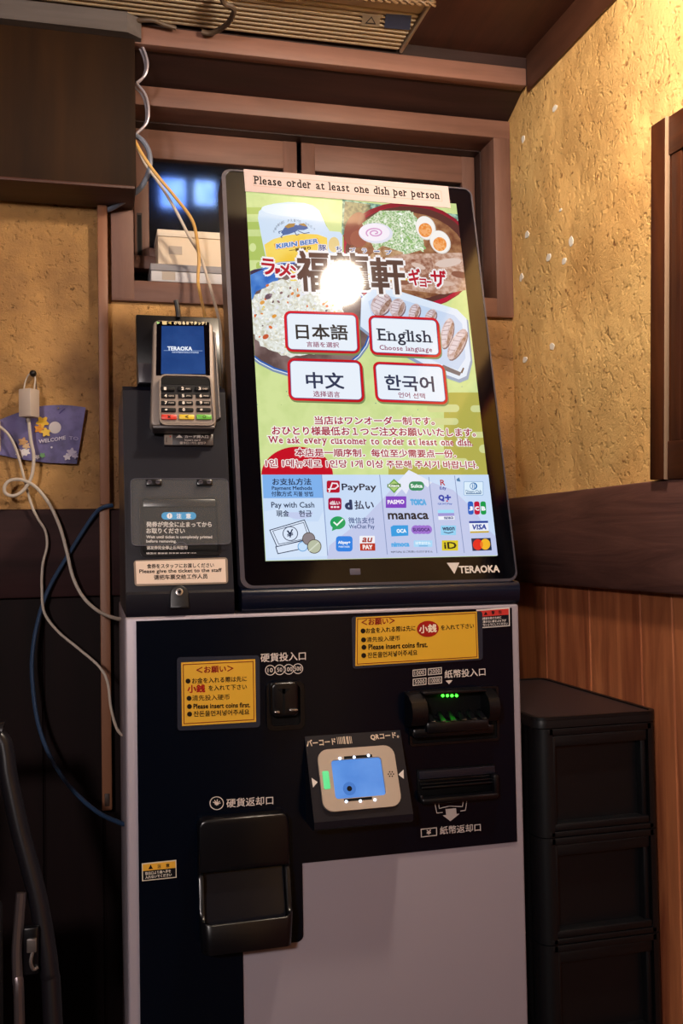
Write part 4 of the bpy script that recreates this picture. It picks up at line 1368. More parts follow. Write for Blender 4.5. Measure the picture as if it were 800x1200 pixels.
for k, (s1, xe) in enumerate((('転倒事故を防ぐために', 587), ('上に乗らない扉をぶら下げ', 592.6), ('開けないようにしてください', 594.4))):
    L.text(s1, (560.4, 725.4 + k * 3.6), (xe, 723.4 + k * 3.6), 3.1, '#d8d0cc', bold=.03)
L.build('lettering', o)
o, L = sticker('caution_sticker', [(166, 1011.8), (206.4, 1007.6), (206.8, 1028.4), (166.4, 1032.6)], P('#d8ccb8'), 'yellow and black caution sticker')
L.poly([(167.2, 1012.8), (205.4, 1008.8), (205.6, 1016.8), (167.4, 1020.8)], '#e0a83a'); L.poly([(167.4, 1020.8), (205.6, 1016.8), (205.8, 1027.4), (167.6, 1031.4)], '#0e0d12')
L.poly([(173.6, 1018.6), (176.4, 1013), (179.2, 1018)], '#1c1410'); L.text('注', (184.4, 1015.2), (188.6, 1014.8), 4.6, '#1c1410', bold=.03); L.text('意', (194.2, 1014.2), (198.6, 1013.8), 4.6, '#1c1410', bold=.03)
for k, (s1, xe) in enumerate((('取出口より奥へ手を', 200), ('入れないでください', 201))):
    L.text(s1, (170, 1023.6 + k * 4.4), (xe, 1020.4 + k * 4.4), 3.8, '#d8d0c4', bold=.03)
L.build('lettering', o)
# laminated yellow notices
YEL = mat('yellow_paper', '#e2ac2c', rough=.5)
o, L = notice('laminated_notice', FRONT, [(206.7, 769.6), (303, 767.2), (303.6, 851), (207.3, 855)], [(211.6, 775.6), (297.8, 771.6), (298.8, 844.6), (212.6, 849.6)], FN + .0004, YEL, 'square yellow laminated notice left of the coin slot')
RB, KB = '#7c2a18', '#241a10'
L.n = FN + .0017
def border(q_, w_): L.line(q_, w_, RB, True)
border([(214, 778), (295.4, 774.4), (296.4, 842), (215, 846.8)], .9)
L.text('＜お願い＞', (229, 784.6), (272.6, 782.4), 8, '#8a2018', bold=.03)
def bullets(rows):
    for s1, x0, x1, y0, y1, h, c1, b_, dot in rows:
        if dot: L.ell(dot, y0 + .2, 2.9, 2.9, KB)
        L.text(s1, (x0, y0), (x1, y1), h, c1, bold=b_)
bullets((('お金を入れる際は先に', 224.2, 288, 797, 794.4, 6.6, KB, .02, 219.6), ('小銭', 218.8, 239.6, 806.4, 805.6, 9.4, '#a32018', .04, 0), ('を入れて下さい', 243.4, 288, 805.4, 803.8, 6.4, KB, .02, 0), ('清先投入硬币', 224.4, 268, 817, 815.6, 6.6, KB, .008, 220.8), ('Please insert coins first.', 225.8, 292, 826.6, 824.8, 6, KB, .035, 221.2), ('잔돈을먼저넣어주세요', 226, 291, 835.4, 833, 6.8, KB, .02, 221.4)))
L.build('lettering', o)
o, L = notice('laminated_notice', FRONT, [(410, 722), (562.6, 715.6), (563, 772.4), (411.4, 783)], [(415.2, 723), (556, 716.2), (558, 770.8), (414.4, 779.6)], FN + .0004, YEL, 'wide yellow laminated notice below the touchscreen, beside the red warning sticker')
L.n = FN + .0017
border([(417, 724.8), (554.4, 718), (556, 769), (416.6, 777.4)], .8)
L.text('＜お願い＞', (421.4, 729), (460.6, 726.8), 7.6, '#8a2018', bold=.03)
bullets((('お金を入れる際は先に', 426.6, 484.4, 738.6, 735.4, 6.6, KB, .02, 423.4), ('を入れて下さい', 514, 552.6, 735.2, 732.8, 6, KB, .02, 0), ('清先投入硬币', 427.4, 466.4, 749, 747, 6.2, KB, .008, 424), ('Please insert coins first.', 429.6, 498.6, 757.6, 754.6, 6.4, KB, .035, 424.4), ('잔돈을먼저넣어주세요', 428.6, 486.6, 767.2, 763.8, 6.8, KB, .02, 424.2)))
L.ell(498.8, 736.4, 12.8, 9.4, '#a52018', rot=-3); L.text('小銭', (488.6, 737), (509, 735.4), 9.6, '#f0e0c8', bold=.03)
L.build('lettering', o)

# ------------------------------------------------------------------ card terminal
TN = .022
tp = Plane(DISP.o + DISP.n * TN, DISP.u, DISP.v)
def T(px, py, n=0): return tp.at(px, py, n)
base = DISP.M @ Vector((.078, .2, 0))
CT = thing('card_terminal', 'grey and black card payment terminal with keypad on a black bracket', 'card terminal', base)
TGREY = mat('grey_terminal_shell', '#8d8078', rough=.4, metal=.15)
TDARK = mat('dark_terminal_shell', '#3c3638', rough=.4)
tl_, tr2 = T(179.6, 374.5), T(249.2, 376)
bl_, br_ = T(177, 500), T(253.4, 500)
def shell(u0, u1, v0, v1, u2, u3, r): # tapered rounded outline: top u0..u1, bottom u2..u3
    out = []
    for x, y in rrect_pts(0, 1, v0, v1, 0):
        pass
    base_ = rrect_pts(u0, u1, v0, v1, r, 5)
    for x, y in base_:
        k = (v1 - y) / (v1 - v0)
        fx = (x - u0) / (u1 - u0)
        out.append(((u0 * (1 - k) + u2 * k) * (1 - fx) + (u1 * (1 - k) + u3 * k) * fx, y))
    return out
t = MB(tp.M)
sh = shell(tl_[0], tr2[0], bl_[1], tl_[1], bl_[0] - .001, br_[0], .007)
t.prism(sh, -.018, 0, TGREY, bev=.003)
t.build('terminal_body', CT)
t = MB(tp.M)                                    # swipe rail on the right
a_, b_ = T(250, 385), T(259, 488)
t.prism([(a_[0] - .004, a_[1]), (a_[0] + .003, a_[1] - .004), (b_[0] + .0005, b_[1]), (b_[0] - .008, b_[1] - .004)], -.016, -.004, TDARK)
t.prism([(a_[0] + .001, a_[1] - .003), (a_[0] + .0025, a_[1] - .004), (b_[0] - .0005, b_[1]), (b_[0] - .002, b_[1])], -.006, -.003, SILV2)
t.build('card_swipe_rail', CT, smooth=False)
t = MB(tp.M)
q_ = [T(183.6, 376.6), T(245, 378), T(246, 440), T(182.8, 440)]
t.prism([q_[3], q_[2], q_[1], q_[0]], -.001, .0006, GLASSB)
scr = t.build('terminal_screen', CT, smooth=False)
L = Flat(tp, .0007, E)
L.poly([(189.2, 382.2), (238.4, 382.4), (240.6, 438.5), (188.6, 438.5)], EN('#1f3f7a', '#2c4d8a', 30, .35, .7))
L.text('TERAOKA', (196, 408.6), (225, 408.8), 5, '#e8eef8', bold=.05)
L.line([(192, 411), (237, 411.4)], .5, '#9db4dc'); L.text('PAYMENTSOLUTIONS', (201.6, 413), (232.6, 413.4), 2, '#b8c8e6', bold=.03)
L.m2 = L.mode
L.mode = P
L.poly([(183.6, 376.8), (187.6, 378.6), (183.8, 380.4)], '#9fd08a'); L.rect(190, 376.6, 195.4, 380.6, '#c9b98e'); L.poly([(200.6, 376.8), (196.4, 378.6), (200.6, 380.4)], '#b9a86a')
L.text('がなるまでタッチ！', (203.6, 378.6), (241.8, 379), 4, '#e0d2b0', bold=.04)
L.build('screen_picture', scr)
# keypad cover
t = MB(tp.M)
ku0, ku1 = T(186.4, 470, .008)[0], T(250, 470, .008)[0]
kv1, kv0 = T(215, 439, .008)[1], T(215, 499, .006)[1]
kp = shell(ku0 + .001, ku1 - .0015, kv0, kv1, ku0 - .0005, ku1 + .0015, .008)
kpi = shell(ku0 + .003, ku1 - .0035, kv0 + .002, kv1 - .0018, ku0 + .0015, ku1 - .0005, .0065)
t.prism(kp, -.004, .006, TDARK)
t.ring(kp, kpi, .0055, .0085, TGREY)
kvm = T(215, 451, .006)[1]
t.box(ku0 + .003, ku1 - .003, kvm, kv1 - .004, .0055, .0072, DEEP)
t.build('keypad_cover', CT, smooth=False)
t = MB(tp.M)
t.box(ku0 + .0025, ku1 - .002, kv0 + .003, T(215, 463, .006)[1], .0055, .0068, TGREY)
t.box(ku0 + .003, ku1 - .003, T(215, 463, .006)[1], T(215, 450.5, .006)[1], .0055, .0067, BLACKP)
t.build('keypad_plate', CT, smooth=False)
keys = [('1', '2', '3'), ('4', '5', '6'), ('7', '8', '9'), ('*', '0', '#'), ('×', '<', '○')]
sub = [('', 'ABC', 'DEF'), ('GHI', 'JKL', 'MNO'), ('PQRS', 'TUV', 'WXYZ'), ('', '', ''), ('', '', '')]
cxs = [(196.3, 216.8, 236.9), (197.0, 217.4, 238), (197.2, 217.8, 238.3), (197.5, 218.1, 238.7), (198, 218.7, 239.2)]
cys = (455.3, 463.7, 471.9, 480, 488.4)
KEYB = mat('black_key', '#08080c', rough=.6, spec=.25)
KC = [mat('red_key', '#d0382a', rough=.4), mat('yellow_key', '#d8b92e', rough=.4), mat('green_key', '#5fae3c', rough=.4)]
for r0 in range(5):
    for c0 in range(3):
        u_, v_ = T(cxs[r0][c0], cys[r0], .009)
        hw, hh = (.0089, .0027) if r0 < 4 else (.0094, .0033)
        t = MB(tp.M)
        t.bbox(u_ - hw, u_ + hw, v_ - hh, v_ + hh, .006, .0092, KEYB if r0 < 4 else KC[c0], r=.0012)
        key = t.build('key', CT, label=(None if r0 < 4 else ('red cancel key', 'yellow correction key', 'green confirm key')[c0]))
        L = Flat(tp, .00925, P, offs=.009)
        px, py = cxs[r0][c0], cys[r0]
        if r0 < 4:
            L.text(keys[r0][c0], (px - 4.4, py), (px - 1.4, py), 3.6 if r0 != 3 or c0 == 1 else 2.4, '#e6dcd2', bold=.04)
            if sub[r0][c0]:
                L.text(sub[r0][c0], (px + .4, py + .2), (px + 6.4, py + .3), 1.8, '#b8aea6', bold=.03)
        else:
            L.text(keys[r0][c0], (px - 1.8, py), (px + 2, py), 3.6, '#2a1c14', bold=.03)
        L.build('lettering', key)
# chin and card slot
t = MB(tp.M)
c0_, c1_ = T(178, 497, .004), T(252, 497, .004)
t.bbox(c0_[0], c1_[0], T(215, 503.5, .004)[1], T(215, 498, .004)[1], -.014, .007, TDARK, r=.003)
t.build('terminal_chin', CT)
t = MB(DISP.M)
a_, b_ = D(191.8, 507.6, .006), D(250.2, 522, .006)
t.bbox(a_[0], b_[0], b_[1], a_[1], -.002, .006, TDARK, r=.001)
sl = t.build('card_slot', CT)
L = Flat(DISP, .0061, P, offs=.006)
L.rect(192.6, 509, 202, 521, '#8f857c'); L.line([(195, 513), (195, 518)], .8, '#2a2622'); L.ell(199.4, 511.6, .9, .9, '#c03a2a')
L.poly([(206, 513), (210, 509.4), (214.2, 513)], '#d8cec6')
L.text('カード挿入口', (216.4, 511.6), (244, 511.8), 3.6, '#d8cec6', bold=.03); L.text('Insert card', (216.4, 515.6), (234.6, 515.7), 2.4, '#c8beb6', bold=.02); L.text('插卡口 / 카드 삽입구', (210.6, 519), (241, 519.2), 3, '#c8beb6', bold=.02)
L.build('lettering', sl)
t = MB(DISP.M)
a_ = D(208, 368, -.005)
t.tube([DISP.M.inverted() @ pt(p[0], p[1], .075) for p in ((209, 372), (208.5, 366), (207.4, 358), (206, 352))], .0032, BLACKP)
t.build('terminal_cable', CT)
# ------------------------------------------------------------------ drawer tower
DX0, DX1, DY0, DY1 = .523, .697, -.010, .325
DT = thing('drawer_tower', 'tall black plastic drawer tower standing between the machine and the plank wall', 'drawer tower', ((DX0 + DX1) / 2, .16, 0))
DPL = mat('black_drawer_plastic', '#08090d', rough=.4, bump=(500, .08, .0004))
DTOP = mat('brown_black_top_board', '#2a2023', rough=.45, bump=(600, .1, .0004))
def plan(x0, x1, y0, y1, r): return rrect_pts(x0, x1, y0, y1, r, 6)
zs = [1.104, .962, .824]
while zs[-1] > .2: zs.append(zs[-1] - .1375)
zs.append(0.0)
t = MB()
t.prism(plan(DX0 - .003, DX1 + .003, DY0 - .003, DY1 + .003, .016), 1.1045, 1.116, DPL, bev=.0015)
t.ring(plan(DX0 - .003, DX1 + .003, DY0 - .003, DY1 + .003, .016), plan(DX0 + .003, DX1 - .003, DY0 + .003, DY1 - .003, .011), 1.114, 1.1185, DPL)
tp_ = t.build('top_lid', DT)
t = MB(); t.prism(plan(DX0 + .003, DX1 - .003, DY0 + .003, DY1 - .003, .011), 1.1155, 1.1165, DTOP); t.build('top_board', tp_)
for k in range(len(zs) - 1):
    za, zb_ = zs[k] - .0012, zs[k + 1]
    if za - zb_ < .05: continue
    t = MB()
    full, inn = plan(DX0, DX1, DY0, DY1, .018), plan(DX0 + .012, DX1 - .009, DY0 + .012, DY1 - .01, .004)
    # case: a rounded sleeve whose front is open
    t.prism(plan(DX0, DX1, DY0 + .022, DY1, .006), zb_, za, DPL)
    lx, rx = DX0 + .0125, DX1 - .0085
    left = [(lx, DY0 + .03), (DX0, DY0 + .03)] + [(DX0 + .018 - .018 * math.cos(math.radians(a)), DY0 + .018 - .018 * math.sin(math.radians(a))) for a in range(0, 91, 15)] + [(DX0 + .022, DY0), (DX0 + .022, DY0 + .004), (lx, DY0 + .012)]
    t.prism(left[::-1], zb_, za, DPL)
    right = [(rx, DY0 + .03), (rx, DY0 + .006), (rx - .004, DY0)] + [(DX1 - .008 + .008 * math.sin(math.radians(a)), DY0 + .008 - .008 * math.cos(math.radians(a))) for a in range(0, 91, 15)] + [(DX1, DY0 + .03)]
    t.prism(right, zb_, za, DPL)
    t.bbox(DX0 + .015, DX1 - .006, DY0, DY0 + .03, za - .009, za, DPL, r=.001)
    t.bbox(DX0 + .015, DX1 - .006, DY0, DY0 + .03, zb_, zb_ + .007, DPL, r=.001)
    t.build('drawer_case', DT)
    t = MB()
    t.box(DX0 + .0225, DX1 - .013, DY0 + .016, DY0 + .024, zb_ + .008, za - .010, DPL)
    t.bbox(DX0 + .0225, DX1 - .013, DY0 + .002, DY0 + .02, za - .024, za - .0095, DPL, r=.0015)
    t.bbox(DX0 + .0225, DX1 - .013, DY0 + .0005, DY0 + .022, zb_ + .0075, zb_ + .017, DPL, r=.002)
    t.bbox(DX0 + .0222, DX0 + .026, DY0 + .001, DY0 + .02, zb_ + .008, za - .010, DPL, r=.001)
    t.bbox(DX1 - .022, DX1 - .0128, DY0 + .004, DY0 + .02, zb_ + .008, za - .010, DPL, r=.003)
    t.build('drawer', DT)

# ------------------------------------------------------------------ hung box at the top left
BX = thing('hanging_cupboard', 'dark wooden cupboard with a grey top board fixed high at the top left', 'cupboard', (-.3, .40, 1.915))
t = MB(); t.bbox(-.62, .034, .347, .448, 1.914, 2.150, BOXW, r=.002); t.build('cupboard_body', BX)
t = MB(); t.bbox(-.62, .032, .344, .44, 1.909, 1.9145, wood('red_brown_underside', '#3a1c14', '#552a1d', 0), r=.0015); t.build('bottom_board', BX)
t = MB()
t.prism([(-.62, .330), (.022, .330), (.044, .345), (.044, .356), (-.62, .356)], 2.150, 2.184, CAPW)
t.build('top_board', BX, smooth=False)

# ------------------------------------------------------------------ ceiling air conditioner
AC = thing('air_conditioner', 'beige slatted ceiling air conditioner above the lintel board', 'air conditioner', (.1, .1, CEIL))
ACM = mat('beige_unit_plastic', '#b3a186', rough=.5)
t = MB(); t.box(-.6, .472, .236, .352, 2.190, 2.1995, mat('slat_shadow_gap', '#6f6454', rough=.6))
t.build('grille_back', AC)
t = MB()
y = .350
while y > .245:
    t.bbox(-.6, .470, y - .0075, y, 2.181, 2.192, ACM, r=.002)
    y -= .0125
t.build('grille', AC)
t = MB(); t.bbox(-.6, .472, -.27, .238, 2.181, 2.1995, ACM, r=.004); t.build('cover', AC)
t = MB(); t.bbox(.472, .478, -.27, .354, 2.178, 2.1995, mat('pale_edging', '#c2b49c', rough=.45), r=.0025); t.build('edge_strip', AC)
CP = Plane((0, 0, 2.1805), (1, 0, 0), (0, 1, 0))
def stick(x0, y0, x1, y1, c, nm, lab):
    P_ = []
    for px, py in ((x0, y0), (x1, y0 + (x1 - x0) * .08), (x1 - 2, y1 + (x1 - x0) * .08), (x0 - 2, y1)):
        d = ray(px, py); k = (2.1808 - CAM.z) / d.z; P_.append(CAM + d * k)
    t = MB(); t.add([tuple(p) for p in P_] + [(p.x, p.y, 2.1812) for p in P_], [(0, 1, 2, 3), (7, 6, 5, 4), (0, 4, 5, 1), (1, 5, 6, 2), (2, 6, 7, 3), (3, 7, 4, 0)], P(c))
    return t.build(nm, AC, smooth=False, label=lab), P_
_, q_ = stick(425, 16, 446, 30, '#b9ab97', 'warning_sticker', 'pale triangle warning sticker')
c_ = sum(q_, Vector()) / 4
t = MB()
e1, e2 = (q_[1] - q_[0]) * .32, (q_[3] - q_[0]) * .36
for k_, m_, z_ in ((1, P('#3c3a40'), 2.1805), (.62, P('#b9ab97'), 2.1803)):
    a3 = [c_ - e2 * k_, c_ + (e1 + e2 * .8) * k_, c_ + (e2 * .8 - e1) * k_]
    t.add([(p.x, p.y, z_) for p in a3], [(0, 1, 2)], m_)
t.build('sticker_print', AC, smooth=False)
stick(452, 16, 482, 33, '#4a5578', 'information_sticker', 'blue printed sticker')

# ------------------------------------------------------------------ cables and pipe
def cable(name, pts, r, m, label, cat='cable', n=8, grp=None):
    t = MB()
    t.tube([p if isinstance(p, Vector) else pt(*p) for p in pts], r, m, n=n)
    return tag(t.build(name), label, cat, grp)
CW = mat('white_cable', '#cbbcae', rough=.5); CYL = mat('yellow_cable', '#d3a45c', rough=.5)
CG = mat('grey_cable', '#6d7384', rough=.4); CB = mat('blue_cable', '#2a4160', rough=.45); CBR = mat('brown_twisted_cable', '#6a5036', rough=.6)
cable('cable', [(158, 165, .36), (166, 180, .355), (182, 203, .355), (206, 232, .36), (225, 258, .37), (231, 283, .38), (233, 305, .385), (232, 330, .385), (236, 352, .36), (240, 370, .30), (244, 400, .28), (246, 450, .27), (250, 560, .2605)], .0028, CYL, 'yellow cable hanging in front of the window beside the touchscreen')
cable('cable', [(160, 172, .375), (172, 195, .37), (186, 214, .37), (205, 245, .372), (222, 278, .375), (233, 297, .40), (242, 322, .39), (250, 350, .36), (257, 378, .30), (259, 410, .287), (260, 450, .287), (261, 560, .26)], .0025, CW, 'thin white cable hanging beside the yellow one in front of the window')
cable('cable', [(158, 158, .37), (168, 166, .37), (175, 180, .37), (175, 198, .37), (167, 217, .38), (152, 231, .40), (138, 240, .42), (126, 246, .432), (116, 247, .438)], .0042, CG, 'thick grey cable curling under the hung cupboard to the wall pipe')
for k, p_ in enumerate(([(160, 46, .37), (168, 57, .368), (173, 74, .366), (170, 88, .367), (160, 97, .37)], [(160, 98, .372), (170, 110, .37), (174, 127, .369), (172, 144, .37), (160, 156, .372)])):
    t = MB()
    for j in range(2):
        t.tube([pt(p[0] - j * 2.6, p[1] + j * 3, p[2] + j * .006) for p in p_], .0021, mat('silver_cable', '#a49ba4', rough=.35, metal=.3))
    tag(t.build('cable_coil'), ('upper', 'lower')[k] + ' silver cable loop bulging from the right side of the hung cupboard', 'cable')
cable('cable', [(132, 592, .418), (122, 594, .416), (113, 600, .424), (100, 618, .428), (80, 650, .428), (58, 688, .425), (45, 725, .42), (38, 765, .41), (38, 800, .40), (44, 845, .39), (58, 885, .37), (82, 922, .33), (112, 950, .27), (140, 964, .2), (152, 967, .17), Vector((.0035, .165, pt(152, 967, .17).z))], .0032, CB, 'blue cable drooping from the wall pipe to the back of the machine')
cable('cable', [(-12, 492, .425), (0, 500, .425), (11, 511, .425), (20, 530, .427), (29, 563, .426), (37, 592, .424), (44, 607, .426), (53, 622, .424), (55, 640, .424), (50, 662, .424), (49, 690, .422), (52, 718, .415), (68, 740, .405), (92, 760, .39), (116, 781, .37), (126, 800, .35), (130, 830, .31), (138, 856, .26), (152, 868, .2), Vector((.0035, .19, pt(152, 868, .2).z))], .0021, CW, 'thin white cable running from the plug at the left edge down to the machine')
cable('cable', [(33.6, 493, .418), (36, 515, .417), (39.5, 535, .414), (37, 558, .412), (28, 574, .412), (16, 581, .412), (6.5, 578, .412), (5.5, 570, .412), (12, 563, .412), (26, 562.5, .410), (42, 571, .412), (58, 591, .414), (70, 617, .414), (78, 645, .414), (85, 675, .41), (97, 699, .40), (115, 716, .37), (135, 724.5, .3), (150, 726, .22), Vector((.0035, .21, pt(150, 726, .22).z))], .0027, CW, 'white looped cable from the hanging power adapter to the machine')
# twisted brown cables on the air conditioner
t = MB()
for j in range(2):
    t.tube([(x, .215 - (x - .2) * .07 + .0028 * math.cos(x * 260 + j * math.pi), 2.1755 + .0028 * math.sin(x * 260 + j * math.pi)) for x in [.20 + i * .28 / 70 for i in range(71)]], .0022, CBR, n=6, k=1)
tag(t.build('twisted_cable'), 'brown twisted cable running under the ceiling air conditioner', 'cable')
def ptz(px, py, z):
    d = ray(px, py); return CAM + d * ((z - CAM.z) / d.z)
t = MB()
t.tube([ptz(258, -6, 2.175), ptz(263, 4, 2.172), ptz(272, 8, 2.170), ptz(274, 14, 2.168), ptz(268, 26, 2.168), ptz(258, 34, 2.170), ptz(246, 39, 2.170), ptz(236, 37, 2.172)], .0042, mat('dark_brown_cable', '#4f3d2e', rough=.6))
tag(t.build('cable'), 'dark brown cable looping down under the ceiling air conditioner', 'cable')
t = MB()
t.tube([ptz(150, 27, 2.1765), ptz(164, 24, 2.1765), ptz(180, 24, 2.176), ptz(190, 28, 2.175), ptz(206, 33, 2.173)], .0035, mat('dark_brown_cable', '#4f3d2e'))
tag(t.build('cable'), 'dark cable lying along the top of the lintel board beside the cupboard', 'cable')
PIPE = mat('brown_painted_duct', '#8a5b41', rough=.5)
CD = thing('cable_duct', 'brown painted cable duct running down the left wall', 'cable duct', (-.017, .43, .93))
zj = BACKW.at(120, 592, .02)[1]
t = MB(); t.bbox(-.0255, -.0095, .424, .4355, zj, 1.909, PIPE, r=.002); t.build('duct_upper', CD)
t = MB(); t.bbox(-.0265, -.0105, .424, .4355, .931, zj - .004, PIPE, r=.002)
t.bbox(-.0225, -.0145, .4225, .425, .938, .958, mat('duct_clip', '#3a2820', rough=.5), r=.001); t.build('duct_lower', CD)

# ------------------------------------------------------------------ adapter, hook, poster on the back wall
HK = thing('wall_hook', 'small dark screw hook holding the power adapter on the left wall', 'hook', (-.127, YB, 1.63))
t = MB(); t.tube([pt(40, 439, .452), pt(40, 438.5, .43), pt(38.6, 437.5, .415)], .0042, mat('dark_hook_metal', '#2c2826', rough=.4, metal=.6), smooth=False); t.ball(pt(38.6, 437.5, .415), .0055, mat('dark_hook_metal', '#2c2826'), 12, 8); t.build('hook_head', HK)
t = MB(); t.tube([pt(41, 439, .424), pt(42, 446, .424), pt(43, 457, .422)], .0013, SILV2, n=6); t.build('hook_wire', HK)
PA = thing('power_adapter', 'white power adapter box hanging from the wall hook', 'power adapter', tuple(pt(33, 492, .41)))
AD = mat('cream_adapter_plastic', '#cdb9aa', rough=.4)
zc0, zc1 = pt(33, 489, .41).z, pt(33, 456, .41).z
c0 = pt(33.5, 470, .41)
Mx = Matrix.Translation((c0.x, .412, 0)) @ Matrix.Rotation(math.radians(-35), 4, 'Z')
t = MB(Mx); t.bbox(-.0115, .0115, -.0105, .0125, zc0, zc1, AD, r=.0018); t.build('adapter_case', PA)
t = MB(); t.tube([pt(28, 456, .415), pt(30, 446, .420), pt(35, 438, .418), pt(41, 442, .418), pt(40, 456, .415)], .0012, CW, n=6); t.build('hanging_loop', PA)
t = MB(); t.tube([pt(33, 488, .414), pt(33.6, 494, .417)], .0034, CW, smooth=False); t.build('strain_relief', PA)
PG = thing('plug', 'white plug in a socket at the left edge of the wall', 'plug', tuple(pt(-4, 505, .43)))
t = MB(); a_ = pt(-6, 500, .428); t.bbox(a_.x - .012, a_.x + .008, .418, .440, a_.z - .016, a_.z + .012, AD, r=.003); t.build('plug_body', PG)
t = MB(); b_ = pt(-2, 507, .43); t.bbox(b_.x - .012, b_.x + .003, .439, .4495, b_.z - .03, b_.z + .02, AD, r=.003); t.build('socket_plate', PG)
# curled poster
PO = Plane((0, YB - .006, 0), (1, 0, 0), (0, 0, 1))
def curl(u, v): return .004 + .010 * max(0, (u + .085) / .06) ** 2 * (1 if u > -.085 else 0)
tlp, trp, brp, blp = PO.at(-4, 494), PO.at(100.5, 478.5), PO.at(90, 544), PO.at(-6, 532)
mid_t = PO.at(48, 475)
NX, NY = 24, 10
vv, ff = [], []
for i in range(NX + 1):
    s_ = i / NX
    topu = tlp[0] + (trp[0] - tlp[0]) * s_; 
    topv = tlp[1] + (trp[1] - tlp[1]) * s_ + .015 * math.sin(math.pi * s_) * .9
    botu = blp[0] + (brp[0] - blp[0]) * s_; botv = blp[1] + (brp[1] - blp[1]) * s_ - .004 * math.sin(math.pi * s_)
    for j in range(NY + 1):
        k = j / NY
        u, v = topu + (botu - topu) * k, topv + (botv - topv) * k
        vv.append((u, v, .0015 + .010 * s_ * s_ * (1 - .5 * k) + .0015 * math.sin(s_ * 17)))
n1 = len(vv)
vv += [(a, b, c - .0006) for a, b, c in vv]
for i in range(NX):
    for j in range(NY):
        a = i * (NY + 1) + j
        ff.append((a, a + 1, a + NY + 2, a + NY + 1)); ff.append((n1 + a, n1 + a + NY + 1, n1 + a + NY + 2, n1 + a + 1))
PURP = mat('purple_poster_paper', '#4f476f', rough=.6, noise=(34, '#6a6096', .38, .6))
t = MB(PO.M); t.add(vv, ff, PURP)
pos = tag(t.build('poster', smooth=True), 'small curled purple poster pinned to the left wall behind the white cables', 'poster')
def pz(px, py):
    u, v = PO.at(px, py); s_ = (u - tlp[0]) / (trp[0] - tlp[0]); return .0022 + .010 * s_ * s_ + .0015 * math.sin(s_ * 17)
class PFlat(Flat):
    def _emit(s, V, F, c):
        s.n += s.step
        out = []
        for p in V:
            s_ = (p[0] - tlp[0]) / (trp[0] - tlp[0])
            out.append((p[0], p[1], s.n + (p[2] if len(p) > 2 else 0) * .00002 + .010 * s_ * s_ + .0015 * math.sin(s_ * 17)))
        s.mb.add(out, F, s.m(c))
L = PFlat(PO, .0024, P, step=.00004)
L.ell(64.5, 501.5, 7.2, 7, '#cfc4c4')
for cx, cy, r0, c1 in ((50, 495, 6.5, '#e0b040'), (46, 503, 5, '#d9903a'), (54, 507, 5, '#e6bd55'), (27, 518, 5, '#c99a6a'), (31, 523, 4, '#d8b48c'), (25, 531, 5.5, '#ded4d4'), (31, 530, 4, '#e8e0e0'), (84, 531, 5, '#b9aec4'), (79, 536, 4, '#cfc6d2'), (88, 535, 3.4, '#a79cb8'), (50, 534, 3, '#6f9a6a'), (44, 536, 2.6, '#d2cada')):
    L.poly([(cx + r0 * (1 + .28 * math.sin(5 * q + cx)) * math.cos(q), cy + r0 * .9 * (1 + .28 * math.sin(5 * q + cx)) * math.sin(q)) for q in [i * 2 * math.pi / 24 for i in range(24)]], c1)
L.text('WELCOME', (45.6, 518), (77, 513.4), 4.4, '#cfc6d8', bold=.02); L.text('TO', (81, 514), (92, 515), 4, '#a79cc4', bold=.01)
L.line([(70, 485), (73, 482), (76, 480)], 1.2, '#4a4078'); L.ell(60.6, 524.6, 1.2, 1.2, '#cfc6d8')
L.build('poster_print', pos)
t = MB(); t.ball(tuple(PO.o + PO.u * PO.at(68.5, 479.5)[0] + PO.v * PO.at(68.5, 479.5)[1] + PO.n * .009), .0018, SILV2, 10, 8); t.build('pin', pos)

# ------------------------------------------------------------------ white boxes on the window sill
def carton(x0, y0, x1, y1, ya, ztop_, zbot_, label, c, lid):
    a, b_ = BACKW.at(x0, y1, YB - ya), BACKW.at(x1, y1, YB - ya)
    m_ = mat('carton_' + c, '#' + c, rough=.6)
    o = thing('carton', label, 'carton', ((a[0] + .3) / 2, ya + .04, zbot_))
    t = MB(); t.bbox(a[0], .31, ya, ya + .085, zbot_, ztop_ - .012, m_, r=.0015); t.build('carton_body', o)
    t = MB(); t.bbox(a[0] - .001, .311, ya - .001, ya + .086, ztop_ - .0118, ztop_, mat('carton_lid_' + c, lid, rough=.6), r=.0015); t.build('carton_lid', o)
    t = MB(); w_ = .022; lz = (zbot_ + ztop_) / 2 - .004
    t.box(a[0] + .018, a[0] + .018 + w_, ya - .0006, ya + .001, lz - .008, lz + .006, P('#b4a79c')); t.build('faint_label', o, smooth=False)
zsill = fi['b']
z_mid = BACKW.at(200, 304, .035)[1]; z_top = BACKW.at(200, 262, .035)[1]
carton(177, 303, 258, 331, YB - .008, z_mid, zsill + .0005, 'pale blue-white carton standing on the window sill under another carton', 'c9c5c8', '#8f8b90')
carton(185, 263, 258, 301, YB - .004, z_top, z_mid + .0005, 'cream white carton on top of the blue-white carton at the window', 'e0cbb2', '#e6d6c2')

# ------------------------------------------------------------------ wooden shutter frame on the right wall
SH = thing('wooden_shutter', 'polished reddish brown wooden shutter frame hung on the ochre wall', 'shutter', (XR - .01, -.25, 1.43))
SM = RIGHTW.M @ Matrix.Translation((.032, 1.428, .004)) @ Matrix.Rotation(math.radians(-3.2), 4, 'Z')
